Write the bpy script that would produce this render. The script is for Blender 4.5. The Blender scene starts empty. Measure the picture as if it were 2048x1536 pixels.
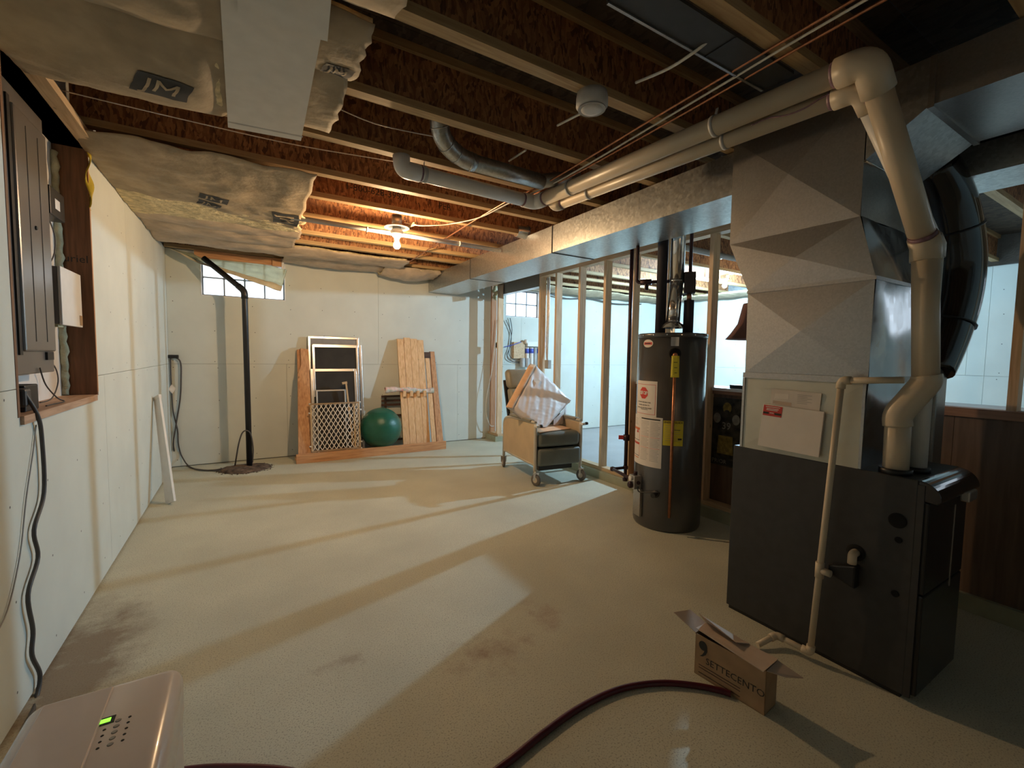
import bpy, bmesh, math, random
from mathutils import Vector, Matrix, noise
random.seed(7)
S = bpy.context.scene
COL = S.collection
PI = math.pi

# ------------------------------------------------------------------ camera
F_PX, CAM_H = 888.0, 1.39
YAW, PIT, ROL = math.radians(31.16), math.radians(3.685), math.radians(0.872)
_f = Vector((math.sin(YAW)*math.cos(PIT), math.cos(YAW)*math.cos(PIT), -math.sin(PIT)))
_r0 = Vector((math.cos(YAW), -math.sin(YAW), 0)); _u0 = _r0.cross(_f)
CR = _r0*math.cos(ROL) + _u0*math.sin(ROL); CU = _u0*math.cos(ROL) - _r0*math.sin(ROL); CF = _f
CC = Vector((0, 0, CAM_H))
cd = bpy.data.cameras.new('camera'); cam = bpy.data.objects.new('camera', cd); COL.objects.link(cam)
cd.sensor_fit = 'HORIZONTAL'; cd.sensor_width = 36.0; cd.lens = F_PX/2048*36.0; cd.clip_start = 0.02; cd.clip_end = 60
cam.matrix_world = Matrix(((CR.x, CU.x, -CF.x, CC.x), (CR.y, CU.y, -CF.y, CC.y), (CR.z, CU.z, -CF.z, CC.z), (0, 0, 0, 1)))
S.camera = cam
def ray(x, y): return CR*((x-1024)/F_PX) - CU*((y-768)/F_PX) + CF
def onX(x, y, v): d = ray(x, y); return CC + d*((v-CC.x)/d.x)
def onY(x, y, v): d = ray(x, y); return CC + d*((v-CC.y)/d.y)
def onZ(x, y, v=0.0): d = ray(x, y); return CC + d*((v-CC.z)/d.z)

# ------------------------------------------------------------------ world, exposure
W = bpy.data.worlds.new('world'); S.world = W; W.use_nodes = True
W.node_tree.nodes['Background'].inputs[0].default_value = (0.55, 0.65, 0.8, 1)
W.node_tree.nodes['Background'].inputs[1].default_value = 0.3
vs = S.view_settings
vs.view_transform = 'Standard'; vs.look = 'None'; vs.gamma = 1.0; vs.exposure = 0.2
try: vs.use_curve_mapping = False
except Exception: pass
WARM_BULB = ((1.0, 0.66, 0.35), 1750.0)      # incandescent bulb in the main room
COOL_BULB = ((0.47, 0.76, 1.0), 8300.0)      # white bulb in the side room
SKY_PANE = ((0.80, 0.90, 1.0), 1.25)          # daylight behind the glass blocks

# room constants
XL, YB, XR, YF, ZC, ZS = -0.751, 6.516, 7.55, -2.6, 2.57, 2.87

# ------------------------------------------------------------------ materials
def nodes(name):
    m = bpy.data.materials.new(name); m.use_nodes = True
    nt = m.node_tree; b = nt.nodes['Principled BSDF']
    return m, nt, b
def c4(c): return (c[0], c[1], c[2], 1)
def plain(name, col, rough=0.6, metal=0.0, var=0.06, scale=14.0, bump=0.0, bscale=60.0, stretch=(1, 1, 1), spec=0.5, coat=0.0, trans=0.0):
    m, nt, b = nodes(name)
    b.inputs['Roughness'].default_value = rough; b.inputs['Metallic'].default_value = metal
    b.inputs['Specular IOR Level'].default_value = spec; b.inputs['Coat Weight'].default_value = coat
    if trans: b.inputs['Transmission Weight'].default_value = trans
    tc = nt.nodes.new('ShaderNodeTexCoord'); mp = nt.nodes.new('ShaderNodeMapping'); mp.inputs['Scale'].default_value = stretch
    nt.links.new(tc.outputs['Object'], mp.inputs['Vector'])
    n = nt.nodes.new('ShaderNodeTexNoise'); n.inputs['Scale'].default_value = scale; n.inputs['Detail'].default_value = 3
    nt.links.new(mp.outputs['Vector'], n.inputs['Vector'])
    r = nt.nodes.new('ShaderNodeValToRGB')
    r.color_ramp.elements[0].position = 0.3; r.color_ramp.elements[1].position = 0.7
    r.color_ramp.elements[0].color = c4([max(0, v*(1-var*2)) for v in col]); r.color_ramp.elements[1].color = c4([min(1, v*(1+var)) for v in col])
    nt.links.new(n.outputs['Fac'], r.inputs['Fac']); nt.links.new(r.outputs['Color'], b.inputs['Base Color'])
    if bump:
        n2 = nt.nodes.new('ShaderNodeTexNoise'); n2.inputs['Scale'].default_value = bscale; n2.inputs['Detail'].default_value = 2
        nt.links.new(mp.outputs['Vector'], n2.inputs['Vector'])
        bp = nt.nodes.new('ShaderNodeBump'); bp.inputs['Strength'].default_value = bump; bp.inputs['Distance'].default_value = 0.01
        nt.links.new(n2.outputs['Fac'], bp.inputs['Height']); nt.links.new(bp.outputs['Normal'], b.inputs['Normal'])
    return m
def wood(name, light, dark, axis='Z', rough=0.65, scale=9.0):
    m, nt, b = nodes(name)
    b.inputs['Roughness'].default_value = rough
    tc = nt.nodes.new('ShaderNodeTexCoord'); mp = nt.nodes.new('ShaderNodeMapping')
    s = [6.0, 6.0, 6.0]; s['XYZ'.index(axis)] = 0.45; mp.inputs['Scale'].default_value = s
    nt.links.new(tc.outputs['Object'], mp.inputs['Vector'])
    n = nt.nodes.new('ShaderNodeTexNoise'); n.inputs['Scale'].default_value = scale; n.inputs['Detail'].default_value = 6; n.inputs['Distortion'].default_value = 0.6
    nt.links.new(mp.outputs['Vector'], n.inputs['Vector'])
    r = nt.nodes.new('ShaderNodeValToRGB'); e = r.color_ramp.elements
    e[0].position = 0.32; e[0].color = c4(dark); e[1].position = 0.66; e[1].color = c4(light)
    nt.links.new(n.outputs['Fac'], r.inputs['Fac'])
    # knots
    v = nt.nodes.new('ShaderNodeTexVoronoi'); v.inputs['Scale'].default_value = 5.0
    mp2 = nt.nodes.new('ShaderNodeMapping'); s2 = [1.6, 1.6, 1.6]; s2['XYZ'.index(axis)] = 0.7; mp2.inputs['Scale'].default_value = s2
    nt.links.new(tc.outputs['Object'], mp2.inputs['Vector']); nt.links.new(mp2.outputs['Vector'], v.inputs['Vector'])
    r2 = nt.nodes.new('ShaderNodeValToRGB'); e = r2.color_ramp.elements
    e[0].position = 0.03; e[0].color = (0.25, 0.25, 0.25, 1); e[1].position = 0.075; e[1].color = (1, 1, 1, 1)
    nt.links.new(v.outputs['Distance'], r2.inputs['Fac'])
    mx = nt.nodes.new('ShaderNodeMix'); mx.data_type = 'RGBA'; mx.blend_type = 'MULTIPLY'; mx.inputs[0].default_value = 0.8
    nt.links.new(r.outputs['Color'], mx.inputs[6]); nt.links.new(r2.outputs['Color'], mx.inputs[7])
    nt.links.new(mx.outputs[2], b.inputs['Base Color'])
    bp = nt.nodes.new('ShaderNodeBump'); bp.inputs['Strength'].default_value = 0.15; bp.inputs['Distance'].default_value = 0.004
    nt.links.new(n.outputs['Fac'], bp.inputs['Height']); nt.links.new(bp.outputs['Normal'], b.inputs['Normal'])
    return m
def flakes(name, cols, scale=45.0, stretch=(1, 1, 1), rough=0.75, bump=0.3):
    m, nt, b = nodes(name); b.inputs['Roughness'].default_value = rough
    tc = nt.nodes.new('ShaderNodeTexCoord'); mp = nt.nodes.new('ShaderNodeMapping'); mp.inputs['Scale'].default_value = stretch
    nt.links.new(tc.outputs['Object'], mp.inputs['Vector'])
    n = nt.nodes.new('ShaderNodeTexNoise'); n.inputs['Scale'].default_value = 12; n.inputs['Detail'].default_value = 4
    nt.links.new(mp.outputs['Vector'], n.inputs['Vector'])
    ad = nt.nodes.new('ShaderNodeMix'); ad.data_type = 'RGBA'; ad.blend_type = 'LINEAR_LIGHT'; ad.inputs[0].default_value = 0.06
    nt.links.new(mp.outputs['Vector'], ad.inputs[6]); nt.links.new(n.outputs['Color'], ad.inputs[7])
    v = nt.nodes.new('ShaderNodeTexVoronoi'); v.inputs['Scale'].default_value = scale
    nt.links.new(ad.outputs[2], v.inputs['Vector'])
    sp = nt.nodes.new('ShaderNodeSeparateColor'); nt.links.new(v.outputs['Color'], sp.inputs['Color'])
    r = nt.nodes.new('ShaderNodeValToRGB'); e = r.color_ramp.elements
    e[0].position = 0.1; e[0].color = c4(cols[0]); e[1].position = 0.9; e[1].color = c4(cols[-1])
    for i, c in enumerate(cols[1:-1]):
        q = e.new(0.1 + 0.8*(i+1)/(len(cols)-1)); q.color = c4(c)
    nt.links.new(sp.outputs[0], r.inputs['Fac']); nt.links.new(r.outputs['Color'], b.inputs['Base Color'])
    bp = nt.nodes.new('ShaderNodeBump'); bp.inputs['Strength'].default_value = bump; bp.inputs['Distance'].default_value = 0.003
    nt.links.new(sp.outputs[1], bp.inputs['Height']); nt.links.new(bp.outputs['Normal'], b.inputs['Normal'])
    return m
def galv(name, col=(0.50, 0.51, 0.50), rough=0.34, scale=70.0, amount=0.14, rvar=0.05):
    m, nt, b = nodes(name); b.inputs['Metallic'].default_value = 0.9
    tc = nt.nodes.new('ShaderNodeTexCoord'); v = nt.nodes.new('ShaderNodeTexVoronoi'); v.inputs['Scale'].default_value = scale
    n = nt.nodes.new('ShaderNodeTexNoise'); n.inputs['Scale'].default_value = 60; n.inputs['Detail'].default_value = 3
    ad = nt.nodes.new('ShaderNodeMix'); ad.data_type = 'RGBA'; ad.blend_type = 'LINEAR_LIGHT'; ad.inputs[0].default_value = 0.004
    nt.links.new(tc.outputs['Object'], n.inputs['Vector']); nt.links.new(tc.outputs['Object'], ad.inputs[6]); nt.links.new(n.outputs['Color'], ad.inputs[7])
    nt.links.new(ad.outputs[2], v.inputs['Vector'])
    sp = nt.nodes.new('ShaderNodeSeparateColor'); nt.links.new(v.outputs['Color'], sp.inputs['Color'])
    r = nt.nodes.new('ShaderNodeValToRGB'); e = r.color_ramp.elements
    e[0].color = c4([x*(1-amount) for x in col]); e[1].color = c4([min(1, x*(1+amount)) for x in col])
    nt.links.new(sp.outputs[0], r.inputs['Fac']); nt.links.new(r.outputs['Color'], b.inputs['Base Color'])
    mr = nt.nodes.new('ShaderNodeMapRange'); mr.inputs['To Min'].default_value = rough-rvar*0.5; mr.inputs['To Max'].default_value = rough+rvar
    nt.links.new(sp.outputs[1], mr.inputs['Value']); nt.links.new(mr.outputs['Result'], b.inputs['Roughness'])
    return m
def emit(name, col, strength):
    m, nt, b = nodes(name)
    b.inputs['Base Color'].default_value = c4(col); b.inputs['Emission Color'].default_value = c4(col); b.inputs['Emission Strength'].default_value = strength
    return m

M = {}
M['drywall'] = plain('drywall_green', (0.67, 0.69, 0.63), 0.85, var=0.03, scale=3.0, bump=0.04, bscale=180)
M['drywall_edge'] = plain('drywall_core', (0.62, 0.60, 0.56), 0.9)
M['concrete'] = plain('foundation_concrete', (0.30, 0.30, 0.29), 0.9, var=0.15, scale=8, bump=0.3)
M['screw'] = plain('screw_heads', (0.12, 0.12, 0.11), 0.6)
M['stud'] = wood('stud_pine', (0.80, 0.57, 0.36), (0.62, 0.40, 0.22), 'Z')
M['stud_red'] = wood('stud_red_pine', (0.50, 0.26, 0.13), (0.36, 0.17, 0.08), 'Z')
M['plate'] = wood('plate_pine', (0.68, 0.49, 0.30), (0.50, 0.33, 0.18), 'Y')
M['flange'] = wood('flange_pine', (0.56, 0.38, 0.19), (0.40, 0.25, 0.11), 'X')
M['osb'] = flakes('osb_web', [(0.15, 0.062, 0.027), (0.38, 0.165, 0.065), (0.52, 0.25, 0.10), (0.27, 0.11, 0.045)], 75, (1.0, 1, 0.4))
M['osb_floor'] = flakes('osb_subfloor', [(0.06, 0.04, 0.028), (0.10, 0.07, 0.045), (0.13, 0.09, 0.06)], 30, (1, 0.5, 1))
M['lumber_x'] = wood('lumber_orange_x', (0.70, 0.38, 0.18), (0.50, 0.23, 0.10), 'X')
M['lumber_z'] = wood('lumber_orange_z', (0.68, 0.37, 0.18), (0.46, 0.21, 0.09), 'Z')
M['slat'] = wood('plank_pine', (0.88, 0.58, 0.32), (0.70, 0.40, 0.18), 'Z', 0.5)
M['brown_board'] = wood('brown_board', (0.26, 0.12, 0.06), (0.15, 0.07, 0.035), 'Z')
M['sill'] = wood('sill_board', (0.56, 0.36, 0.24), (0.40, 0.24, 0.15), 'Y')
M['panel_brown'] = wood('brown_panelling', (0.19, 0.12, 0.08), (0.12, 0.075, 0.05), 'Z', 0.6, 5)
M['trim_red'] = wood('ledge_trim', (0.42, 0.22, 0.13), (0.30, 0.15, 0.09), 'Y')
M['galv'] = galv('galvanised')
M['galv_dark'] = galv('galvanised_dull', (0.42, 0.405, 0.385), 0.36, 130, 0.07, 0.04)
M['galv_shiny'] = galv('galvanised_shiny', (0.62, 0.64, 0.66), 0.16, 20, 0.05, 0.05)
M['chrome'] = galv('vent_pipe_metal', (0.72, 0.71, 0.70), 0.10, 10, 0.02, 0.02)
M['alu'] = plain('aluminium', (0.70, 0.68, 0.66), 0.3, 0.9, 0.03)
M['coil_metal'] = plain('coil_case_painted', (0.60, 0.60, 0.52), 0.5, 0.25, 0.08, 5)
M['furnace'] = plain('furnace_grey', (0.042, 0.041, 0.041), 0.55, 0.1, 0.08, 20)
M['furnace_door'] = plain('furnace_door_dark', (0.02, 0.02, 0.023), 0.30, 0.2, 0.05, 20, coat=0.3)
M['black'] = plain('black_plastic', (0.016, 0.016, 0.018), 0.4)
M['black_gloss'] = plain('black_gloss', (0.012, 0.012, 0.014), 0.12, coat=0.5)
M['blackhole'] = plain('black_opening', (0.004, 0.004, 0.004), 0.9)
M['pvc'] = plain('pvc_cream', (0.67, 0.56, 0.41), 0.38, var=0.04, scale=5)
M['pvc_white'] = plain('pvc_white', (0.80, 0.78, 0.74), 0.38, var=0.03)
M['primer'] = plain('pvc_primer_purple', (0.28, 0.16, 0.20), 0.45, var=0.2, scale=40)
M['pvc_grey'] = plain('pvc_grey', (0.45, 0.45, 0.44), 0.45)
M['copper'] = plain('copper', (0.50, 0.22, 0.12), 0.35, 0.85, 0.12, 30)
M['pipe_dark'] = plain('dark_steel_pipe', (0.055, 0.025, 0.03), 0.45, 0.4, 0.2, 30)
M['foam_black'] = plain('pipe_insulation', (0.022, 0.020, 0.028), 0.8)
M['heater'] = plain('heater_jacket', (0.085, 0.083, 0.082), 0.28, 0.15, 0.04, 6, coat=0.35)
M['white_label'] = plain('white_label', (0.80, 0.74, 0.68), 0.6, var=0.02)
M['yellow_label'] = plain('yellow_label', (0.78, 0.66, 0.05), 0.6, var=0.04)
M['red'] = plain('red_print', (0.62, 0.05, 0.04), 0.6, var=0.04)
M['orange'] = plain('orange_print', (0.75, 0.20, 0.06), 0.6, var=0.04)
M['ink'] = plain('black_print', (0.03, 0.03, 0.03), 0.7)
M['ink_grey'] = plain('grey_print', (0.40, 0.38, 0.36), 0.7)
M['ink_white'] = plain('white_print', (0.82, 0.80, 0.77), 0.7)
M['kraft'] = plain('kraft_paper', (0.40, 0.31, 0.20), 0.75, var=0.13, scale=7, bump=0.25, bscale=35)
M['kraft_pink'] = plain('kraft_paper_pale', (0.52, 0.41, 0.30), 0.75, var=0.13, scale=7, bump=0.25, bscale=35)
M['glass_wool'] = plain('fibreglass', (0.72, 0.60, 0.36), 0.95, var=0.2, scale=22, bump=0.8, bscale=50)
M['card_grey'] = plain('sheet_grey', (0.62, 0.60, 0.55), 0.85, var=0.03)
M['white_paint'] = plain('white_paint', (0.80, 0.77, 0.74), 0.45, var=0.02)
M['steel_grey'] = plain('panel_grey', (0.25, 0.23, 0.22), 0.28, 0.55, 0.04, 5)
M['foam_yellow'] = plain('spray_foam', (0.62, 0.58, 0.38), 0.85, var=0.15, bump=0.7, bscale=40)
M['yellow_plastic'] = plain('yellow_plastic', (0.62, 0.46, 0.03), 0.45, var=0.1)
M['cord'] = plain('cord_grey', (0.075, 0.065, 0.06), 0.5)
M['cord_white'] = plain('cable_white', (0.74, 0.70, 0.62), 0.5)
M['cord_blue'] = plain('tube_blue', (0.08, 0.12, 0.55), 0.4)
M['hose'] = plain('hose_maroon', (0.085, 0.008, 0.018), 0.35, var=0.1)
M['dehum'] = plain('dehumidifier_white', (0.72, 0.65, 0.63), 0.25, var=0.015, coat=0.3)
M['dehum_side'] = plain('dehumidifier_side', (0.68, 0.65, 0.64), 0.3, var=0.015)
M['carton'] = plain('cardboard', (0.42, 0.27, 0.15), 0.85, var=0.08, scale=12)
M['carton_in'] = plain('cardboard_inside', (0.60, 0.47, 0.37), 0.85, var=0.05, scale=12)
M['vinyl'] = plain('vinyl_green_grey', (0.165, 0.175, 0.150), 0.45, var=0.06, scale=8, bump=0.06)
M['vinyl_light'] = plain('vinyl_back', (0.27, 0.25, 0.19), 0.45, var=0.05, scale=8, bump=0.06)
M['chair_panel'] = plain('chair_side_panel', (0.60, 0.46, 0.29), 0.5, var=0.05, scale=6)
M['chair_frame'] = plain('chair_frame', (0.60, 0.54, 0.44), 0.4, 0.1, 0.03)
M['rubber'] = plain('caster_rubber', (0.14, 0.125, 0.115), 0.55)
M['foam_slab'] = plain('foam_in_plastic', (0.84, 0.77, 0.76), 0.35, var=0.03, scale=6, bump=0.10, bscale=14, coat=0.2)
M['foam_orange'] = plain('foam_peach', (0.82, 0.52, 0.32), 0.7, var=0.05, bump=0.2, bscale=40)
M['ball'] = plain('ball_green', (0.015, 0.12, 0.075), 0.33, var=0.04, bump=0.12, bscale=220)
M['screen'] = plain('insect_screen', (0.030, 0.026, 0.022), 0.8, var=0.15, scale=6)
M['screen_grey'] = plain('insect_screen_grey', (0.30, 0.28, 0.26), 0.7, var=0.06)
M['gate_plastic'] = plain('gate_mesh_plastic', (0.86, 0.80, 0.74), 0.5)
M['gate_wood'] = wood('gate_wood', (0.62, 0.46, 0.28), (0.48, 0.33, 0.19), 'Z')
M['gate_wood_x'] = wood('gate_wood_x', (0.40, 0.28, 0.17), (0.30, 0.20, 0.12), 'X')
M['cloth_a'] = flakes('patterned_cloth', [(0.70, 0.35, 0.32), (0.78, 0.72, 0.66), (0.45, 0.52, 0.46), (0.80, 0.60, 0.55)], 26, (1, 1, 1), 0.9)
M['dark_wood'] = wood('dark_rack_wood', (0.10, 0.05, 0.03), (0.06, 0.03, 0.02), 'X')
M['poly'] = plain('poly_film', (0.70, 0.78, 0.62), 0.25, var=0.06, trans=0.45)
M['poly_edge'] = plain('batt_cream', (0.78, 0.70, 0.52), 0.9, var=0.1, scale=12)
M['mortar'] = plain('glass_block_mortar', (0.20, 0.21, 0.22), 0.8)
M['glass'] = emit('glass_block_daylight', SKY_PANE[0], SKY_PANE[1])
M['shade'] = plain('lamp_shade_brown', (0.19, 0.085, 0.065), 0.8, var=0.06)
M['smoke'] = plain('detector_white', (0.62, 0.59, 0.55), 0.5)
M['ceramic'] = plain('porcelain', (0.85, 0.82, 0.76), 0.25)
M['sump'] = plain('sump_lid_dirt', (0.15, 0.10, 0.07), 0.95, var=0.4, scale=18, bump=1.0, bscale=30)
M['foil'] = plain('foil_cable', (0.75, 0.68, 0.62), 0.3, 0.5, 0.1, 30)
M['poster_dark'] = plain('poster_background', (0.06, 0.055, 0.04), 0.4, var=0.5, scale=18)
M['poster_gold'] = plain('poster_gold', (0.34, 0.25, 0.06), 0.4, var=0.3, scale=30)
M['poster_white'] = plain('poster_white', (0.34, 0.32, 0.27), 0.4, var=0.15, scale=30)
M['paper'] = plain('paper', (0.72, 0.66, 0.60), 0.7, var=0.03)
M['led'] = emit('display_green', (0.25, 1.0, 0.05), 1.6)

def floor_mat(name, base, speck, stain):
    m, nt, b = nodes(name)
    b.inputs['Roughness'].default_value = 0.7
    N = nt.nodes.new; L = nt.links.new
    tc = N('ShaderNodeTexCoord')
    n1 = N('ShaderNodeTexNoise'); n1.inputs['Scale'].default_value = 1.6; n1.inputs['Detail'].default_value = 8
    L(tc.outputs['Object'], n1.inputs['Vector'])
    r1 = N('ShaderNodeValToRGB'); e = r1.color_ramp.elements
    e[0].position = 0.35; e[0].color = c4([v*0.88 for v in base]); e[1].position = 0.65; e[1].color = c4([min(1, v*1.05) for v in base])
    L(n1.outputs['Fac'], r1.inputs['Fac'])
    n2 = N('ShaderNodeTexNoise'); n2.inputs['Scale'].default_value = 165; n2.inputs['Detail'].default_value = 5
    L(tc.outputs['Object'], n2.inputs['Vector'])
    r2 = N('ShaderNodeValToRGB'); e = r2.color_ramp.elements
    e[0].position = 0.34; e[0].color = (1, 1, 1, 1); e[1].position = 0.47; e[1].color = (0, 0, 0, 1)
    L(n2.outputs['Fac'], r2.inputs['Fac'])
    mx = N('ShaderNodeMix'); mx.data_type = 'RGBA'
    L(r2.outputs['Color'], mx.inputs[0]); L(r1.outputs['Color'], mx.inputs[6]); mx.inputs[7].default_value = c4(speck)
    cur = mx.outputs[2]
    for (cx, cy, sx, sy, col, th) in stain:
        mp = N('ShaderNodeMapping'); mp.inputs['Location'].default_value = (-cx/sx, -cy/sy, 0); mp.inputs['Scale'].default_value = (1/sx, 1/sy, 1)
        L(tc.outputs['Object'], mp.inputs['Vector'])
        ln = N('ShaderNodeVectorMath'); ln.operation = 'LENGTH'; L(mp.outputs['Vector'], ln.inputs[0])
        mr = N('ShaderNodeMapRange'); mr.inputs['From Min'].default_value = 1.0; mr.inputs['From Max'].default_value = 0.1; L(ln.outputs['Value'], mr.inputs['Value'])
        nn = N('ShaderNodeTexNoise'); nn.inputs['Scale'].default_value = 5.5; nn.inputs['Detail'].default_value = 9; nn.inputs['Roughness'].default_value = 0.7; L(tc.outputs['Object'], nn.inputs['Vector'])
        mu = N('ShaderNodeMath'); mu.operation = 'MULTIPLY'; L(mr.outputs['Result'], mu.inputs[0]); L(nn.outputs['Fac'], mu.inputs[1])
        rr = N('ShaderNodeValToRGB'); e = rr.color_ramp.elements
        e[0].position = th; e[0].color = (0, 0, 0, 1); e[1].position = th+0.22; e[1].color = (0.75, 0.75, 0.75, 1); L(mu.outputs['Value'], rr.inputs['Fac'])
        m2 = N('ShaderNodeMix'); m2.data_type = 'RGBA'; L(rr.outputs['Color'], m2.inputs[0]); L(cur, m2.inputs[6]); m2.inputs[7].default_value = c4(col)
        cur = m2.outputs[2]
    L(cur, b.inputs['Base Color'])
    bp = N('ShaderNodeBump'); bp.inputs['Strength'].default_value = 0.12; bp.inputs['Distance'].default_value = 0.004
    L(n2.outputs['Fac'], bp.inputs['Height']); L(bp.outputs['Normal'], b.inputs['Normal'])
    return m
M['floor'] = floor_mat('floor_sage_paint', (0.60, 0.585, 0.465), (0.35, 0.335, 0.26),
    [(-0.65, 2.6, 0.45, 1.1, (0.19, 0.12, 0.075), 0.22), (0.95, 1.75, 0.8, 0.6, (0.32, 0.22, 0.165), 0.42), (1.35, 1.9, 0.4, 0.45, (0.33, 0.21, 0.16), 0.40), (0.35, 2.0, 0.6, 0.35, (0.30, 0.22, 0.16), 0.45)])
M['floor2'] = floor_mat('floor_bare_concrete', (0.46, 0.45, 0.45), (0.36, 0.35, 0.34), [])
M['curb'] = plain('curb_sage_paint', (0.38, 0.38, 0.26), 0.5, var=0.08, scale=6)

# ------------------------------------------------------------------ geometry helpers
class G:
    """collects shapes, then links them as one mesh object"""
    def __init__(s): s.v = []; s.f = []; s.sm = []
    def add(s, vs, fs, smooth=False):
        o = len(s.v); s.v += [Vector(p) for p in vs]
        for f in fs: s.f.append(tuple(i+o for i in f)); s.sm.append(smooth)
        return s
    def box(s, a, b):
        x0, y0, z0 = [min(p, q) for p, q in zip(a, b)]; x1, y1, z1 = [max(p, q) for p, q in zip(a, b)]
        return s.add([(x0, y0, z0), (x1, y0, z0), (x1, y1, z0), (x0, y1, z0), (x0, y0, z1), (x1, y0, z1), (x1, y1, z1), (x0, y1, z1)],
                     [(0, 3, 2, 1), (4, 5, 6, 7), (0, 1, 5, 4), (1, 2, 6, 5), (2, 3, 7, 6), (3, 0, 4, 7)])
    def hexa(s, lo, hi):   # 4 lower corners, 4 upper corners (ccw)
        return s.add(list(lo)+list(hi), [(0, 3, 2, 1), (4, 5, 6, 7), (0, 1, 5, 4), (1, 2, 6, 5), (2, 3, 7, 6), (3, 0, 4, 7)])
    def bar(s, p0, p1, w, h, up=(0, 0, 1)):
        p0 = Vector(p0); p1 = Vector(p1); d = (p1-p0).normalized(); u = Vector(up)
        if abs(d.dot(u)) > 0.98: u = Vector((1, 0, 0))
        a = d.cross(u).normalized(); c = a.cross(d).normalized()
        q = lambda p: [p+a*(w/2*i)+c*(h/2*j) for i, j in ((-1, -1), (1, -1), (1, 1), (-1, 1))]
        return s.hexa(q(p0), q(p1))
    def prism(s, pts, off):
        off = Vector(off); n = len(pts); a = [Vector(p) for p in pts]
        return s.add(a+[p+off for p in a], [tuple(range(n))[::-1], tuple(range(n, 2*n))]+[(i, (i+1) % n, (i+1) % n+n, i+n) for i in range(n)])
    def tube(s, path, r, seg=12, caps=True, inner=0.0):
        P = [Vector(p) for p in path]; n = len(P)
        rr = r if isinstance(r, (list, tuple)) else [r]*n
        t = [(P[min(i+1, n-1)]-P[max(i-1, 0)]).normalized() for i in range(n)]
        u = t[0].orthogonal().normalized(); rings = []; vs = []; fs = []
        for i in range(n):
            u = (u-t[i]*u.dot(t[i])).normalized(); w = t[i].cross(u)
            for k in range(seg):
                a = 2*PI*k/seg; vs.append(P[i]+(u*math.cos(a)+w*math.sin(a))*rr[i])
        for i in range(n-1):
            for k in range(seg):
                k2 = (k+1) % seg; fs.append((i*seg+k, i*seg+k2, (i+1)*seg+k2, (i+1)*seg+k))
        s.add(vs, fs, True)
        if caps:
            s.add([vs[k] for k in range(seg)], [tuple(range(seg))[::-1]]); s.add([vs[(n-1)*seg+k] for k in range(seg)], [tuple(range(seg))])
        return s
    def lathe(s, prof, base, axis=(0, 0, 1), seg=24, caps=True):
        ax = Vector(axis).normalized(); u = ax.orthogonal().normalized(); w = ax.cross(u); base = Vector(base); vs = []; fs = []
        for r, h in prof:
            for k in range(seg):
                a = 2*PI*k/seg; vs.append(base+ax*h+(u*math.cos(a)+w*math.sin(a))*r)
        for i in range(len(prof)-1):
            for k in range(seg):
                k2 = (k+1) % seg; fs.append((i*seg+k, i*seg+k2, (i+1)*seg+k2, (i+1)*seg+k))
        s.add(vs, fs, True)
        if caps:
            if prof[0][0] > 1e-5: s.add(vs[:seg], [tuple(range(seg))[::-1]])
            if prof[-1][0] > 1e-5: s.add(vs[-seg:], [tuple(range(seg))])
        return s
    def grid(s, fn, nu, nv, smooth=True, thick=None):
        vs = [fn(i/nu, j/nv) for j in range(nv+1) for i in range(nu+1)]; W_ = nu+1
        fs = [(j*W_+i, j*W_+i+1, (j+1)*W_+i+1, (j+1)*W_+i) for j in range(nv) for i in range(nu)]
        if thick is None: return s.add(vs, fs, smooth)
        t = Vector(thick); n = len(vs)
        fs2 = [tuple(q+n for q in f[::-1]) for f in fs]
        edge = [i for i in range(nu+1)]+[j*W_+nu for j in range(1, nv+1)]+[nv*W_+i for i in range(nu-1, -1, -1)]+[j*W_ for j in range(nv-1, 0, -1)]
        m = len(edge); sd = [(edge[k], edge[(k+1) % m]+0, edge[(k+1) % m]+n, edge[k]+n)[::-1] for k in range(m)]
        return s.add(vs+[Vector(p)+t for p in vs], fs+fs2+sd, smooth)
    def quad(s, a, b, c, d): return s.add([a, b, c, d], [(0, 1, 2, 3)])
    def obj(s, name, mat, parent=None, bevel=0.0, local=False, seg=2, mats=None):
        me = bpy.data.meshes.new(name); me.from_pydata([tuple(p) for p in s.v], [], s.f)
        me.polygons.foreach_set('use_smooth', s.sm)
        me.materials.append(M[mat] if isinstance(mat, str) else mat)
        bm = bmesh.new(); bm.from_mesh(me)
        bmesh.ops.remove_doubles(bm, verts=bm.verts, dist=1e-5)
        if bevel: bmesh.ops.bevel(bm, geom=[e for e in bm.edges if len(e.link_faces) == 2 and e.calc_face_angle(0) > 0.5], offset=bevel, segments=seg, profile=0.5, affect='EDGES', clamp_overlap=True)
        bmesh.ops.recalc_face_normals(bm, faces=bm.faces)
        if bevel and seg >= 3:
            for f_ in bm.faces: f_.smooth = True
            for e_ in bm.edges: e_.smooth = e_.calc_face_angle(0) < 0.62 if len(e_.link_faces) == 2 else False
        bm.to_mesh(me); bm.free(); me.update()
        o = bpy.data.objects.new(name, me); COL.objects.link(o)
        if parent is not None: adopt(o, parent, local)
        return o
def adopt(o, parent, local=False):
    o.parent = parent
    if not local:
        p = parent
        while p is not None and 'base' not in p: p = p.parent
        if p is not None and parent is p: o.matrix_parent_inverse = Matrix.Translation(-Vector(p['base']))
def thing(name, label, cat, loc=(0, 0, 0), rotz=0.0, group=None, kind=None):
    o = bpy.data.objects.new(name, None); COL.objects.link(o); o.location = loc; o.rotation_euler = (0, 0, rotz)
    o.empty_display_size = 0.1; o['base'] = tuple(loc)
    return tag(o, label, cat, group, kind)
def tag(o, label=None, cat=None, group=None, kind=None):
    if label: o['label'] = label
    if cat: o['category'] = cat
    if group: o['group'] = group
    if kind: o['kind'] = kind
    return o
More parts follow.
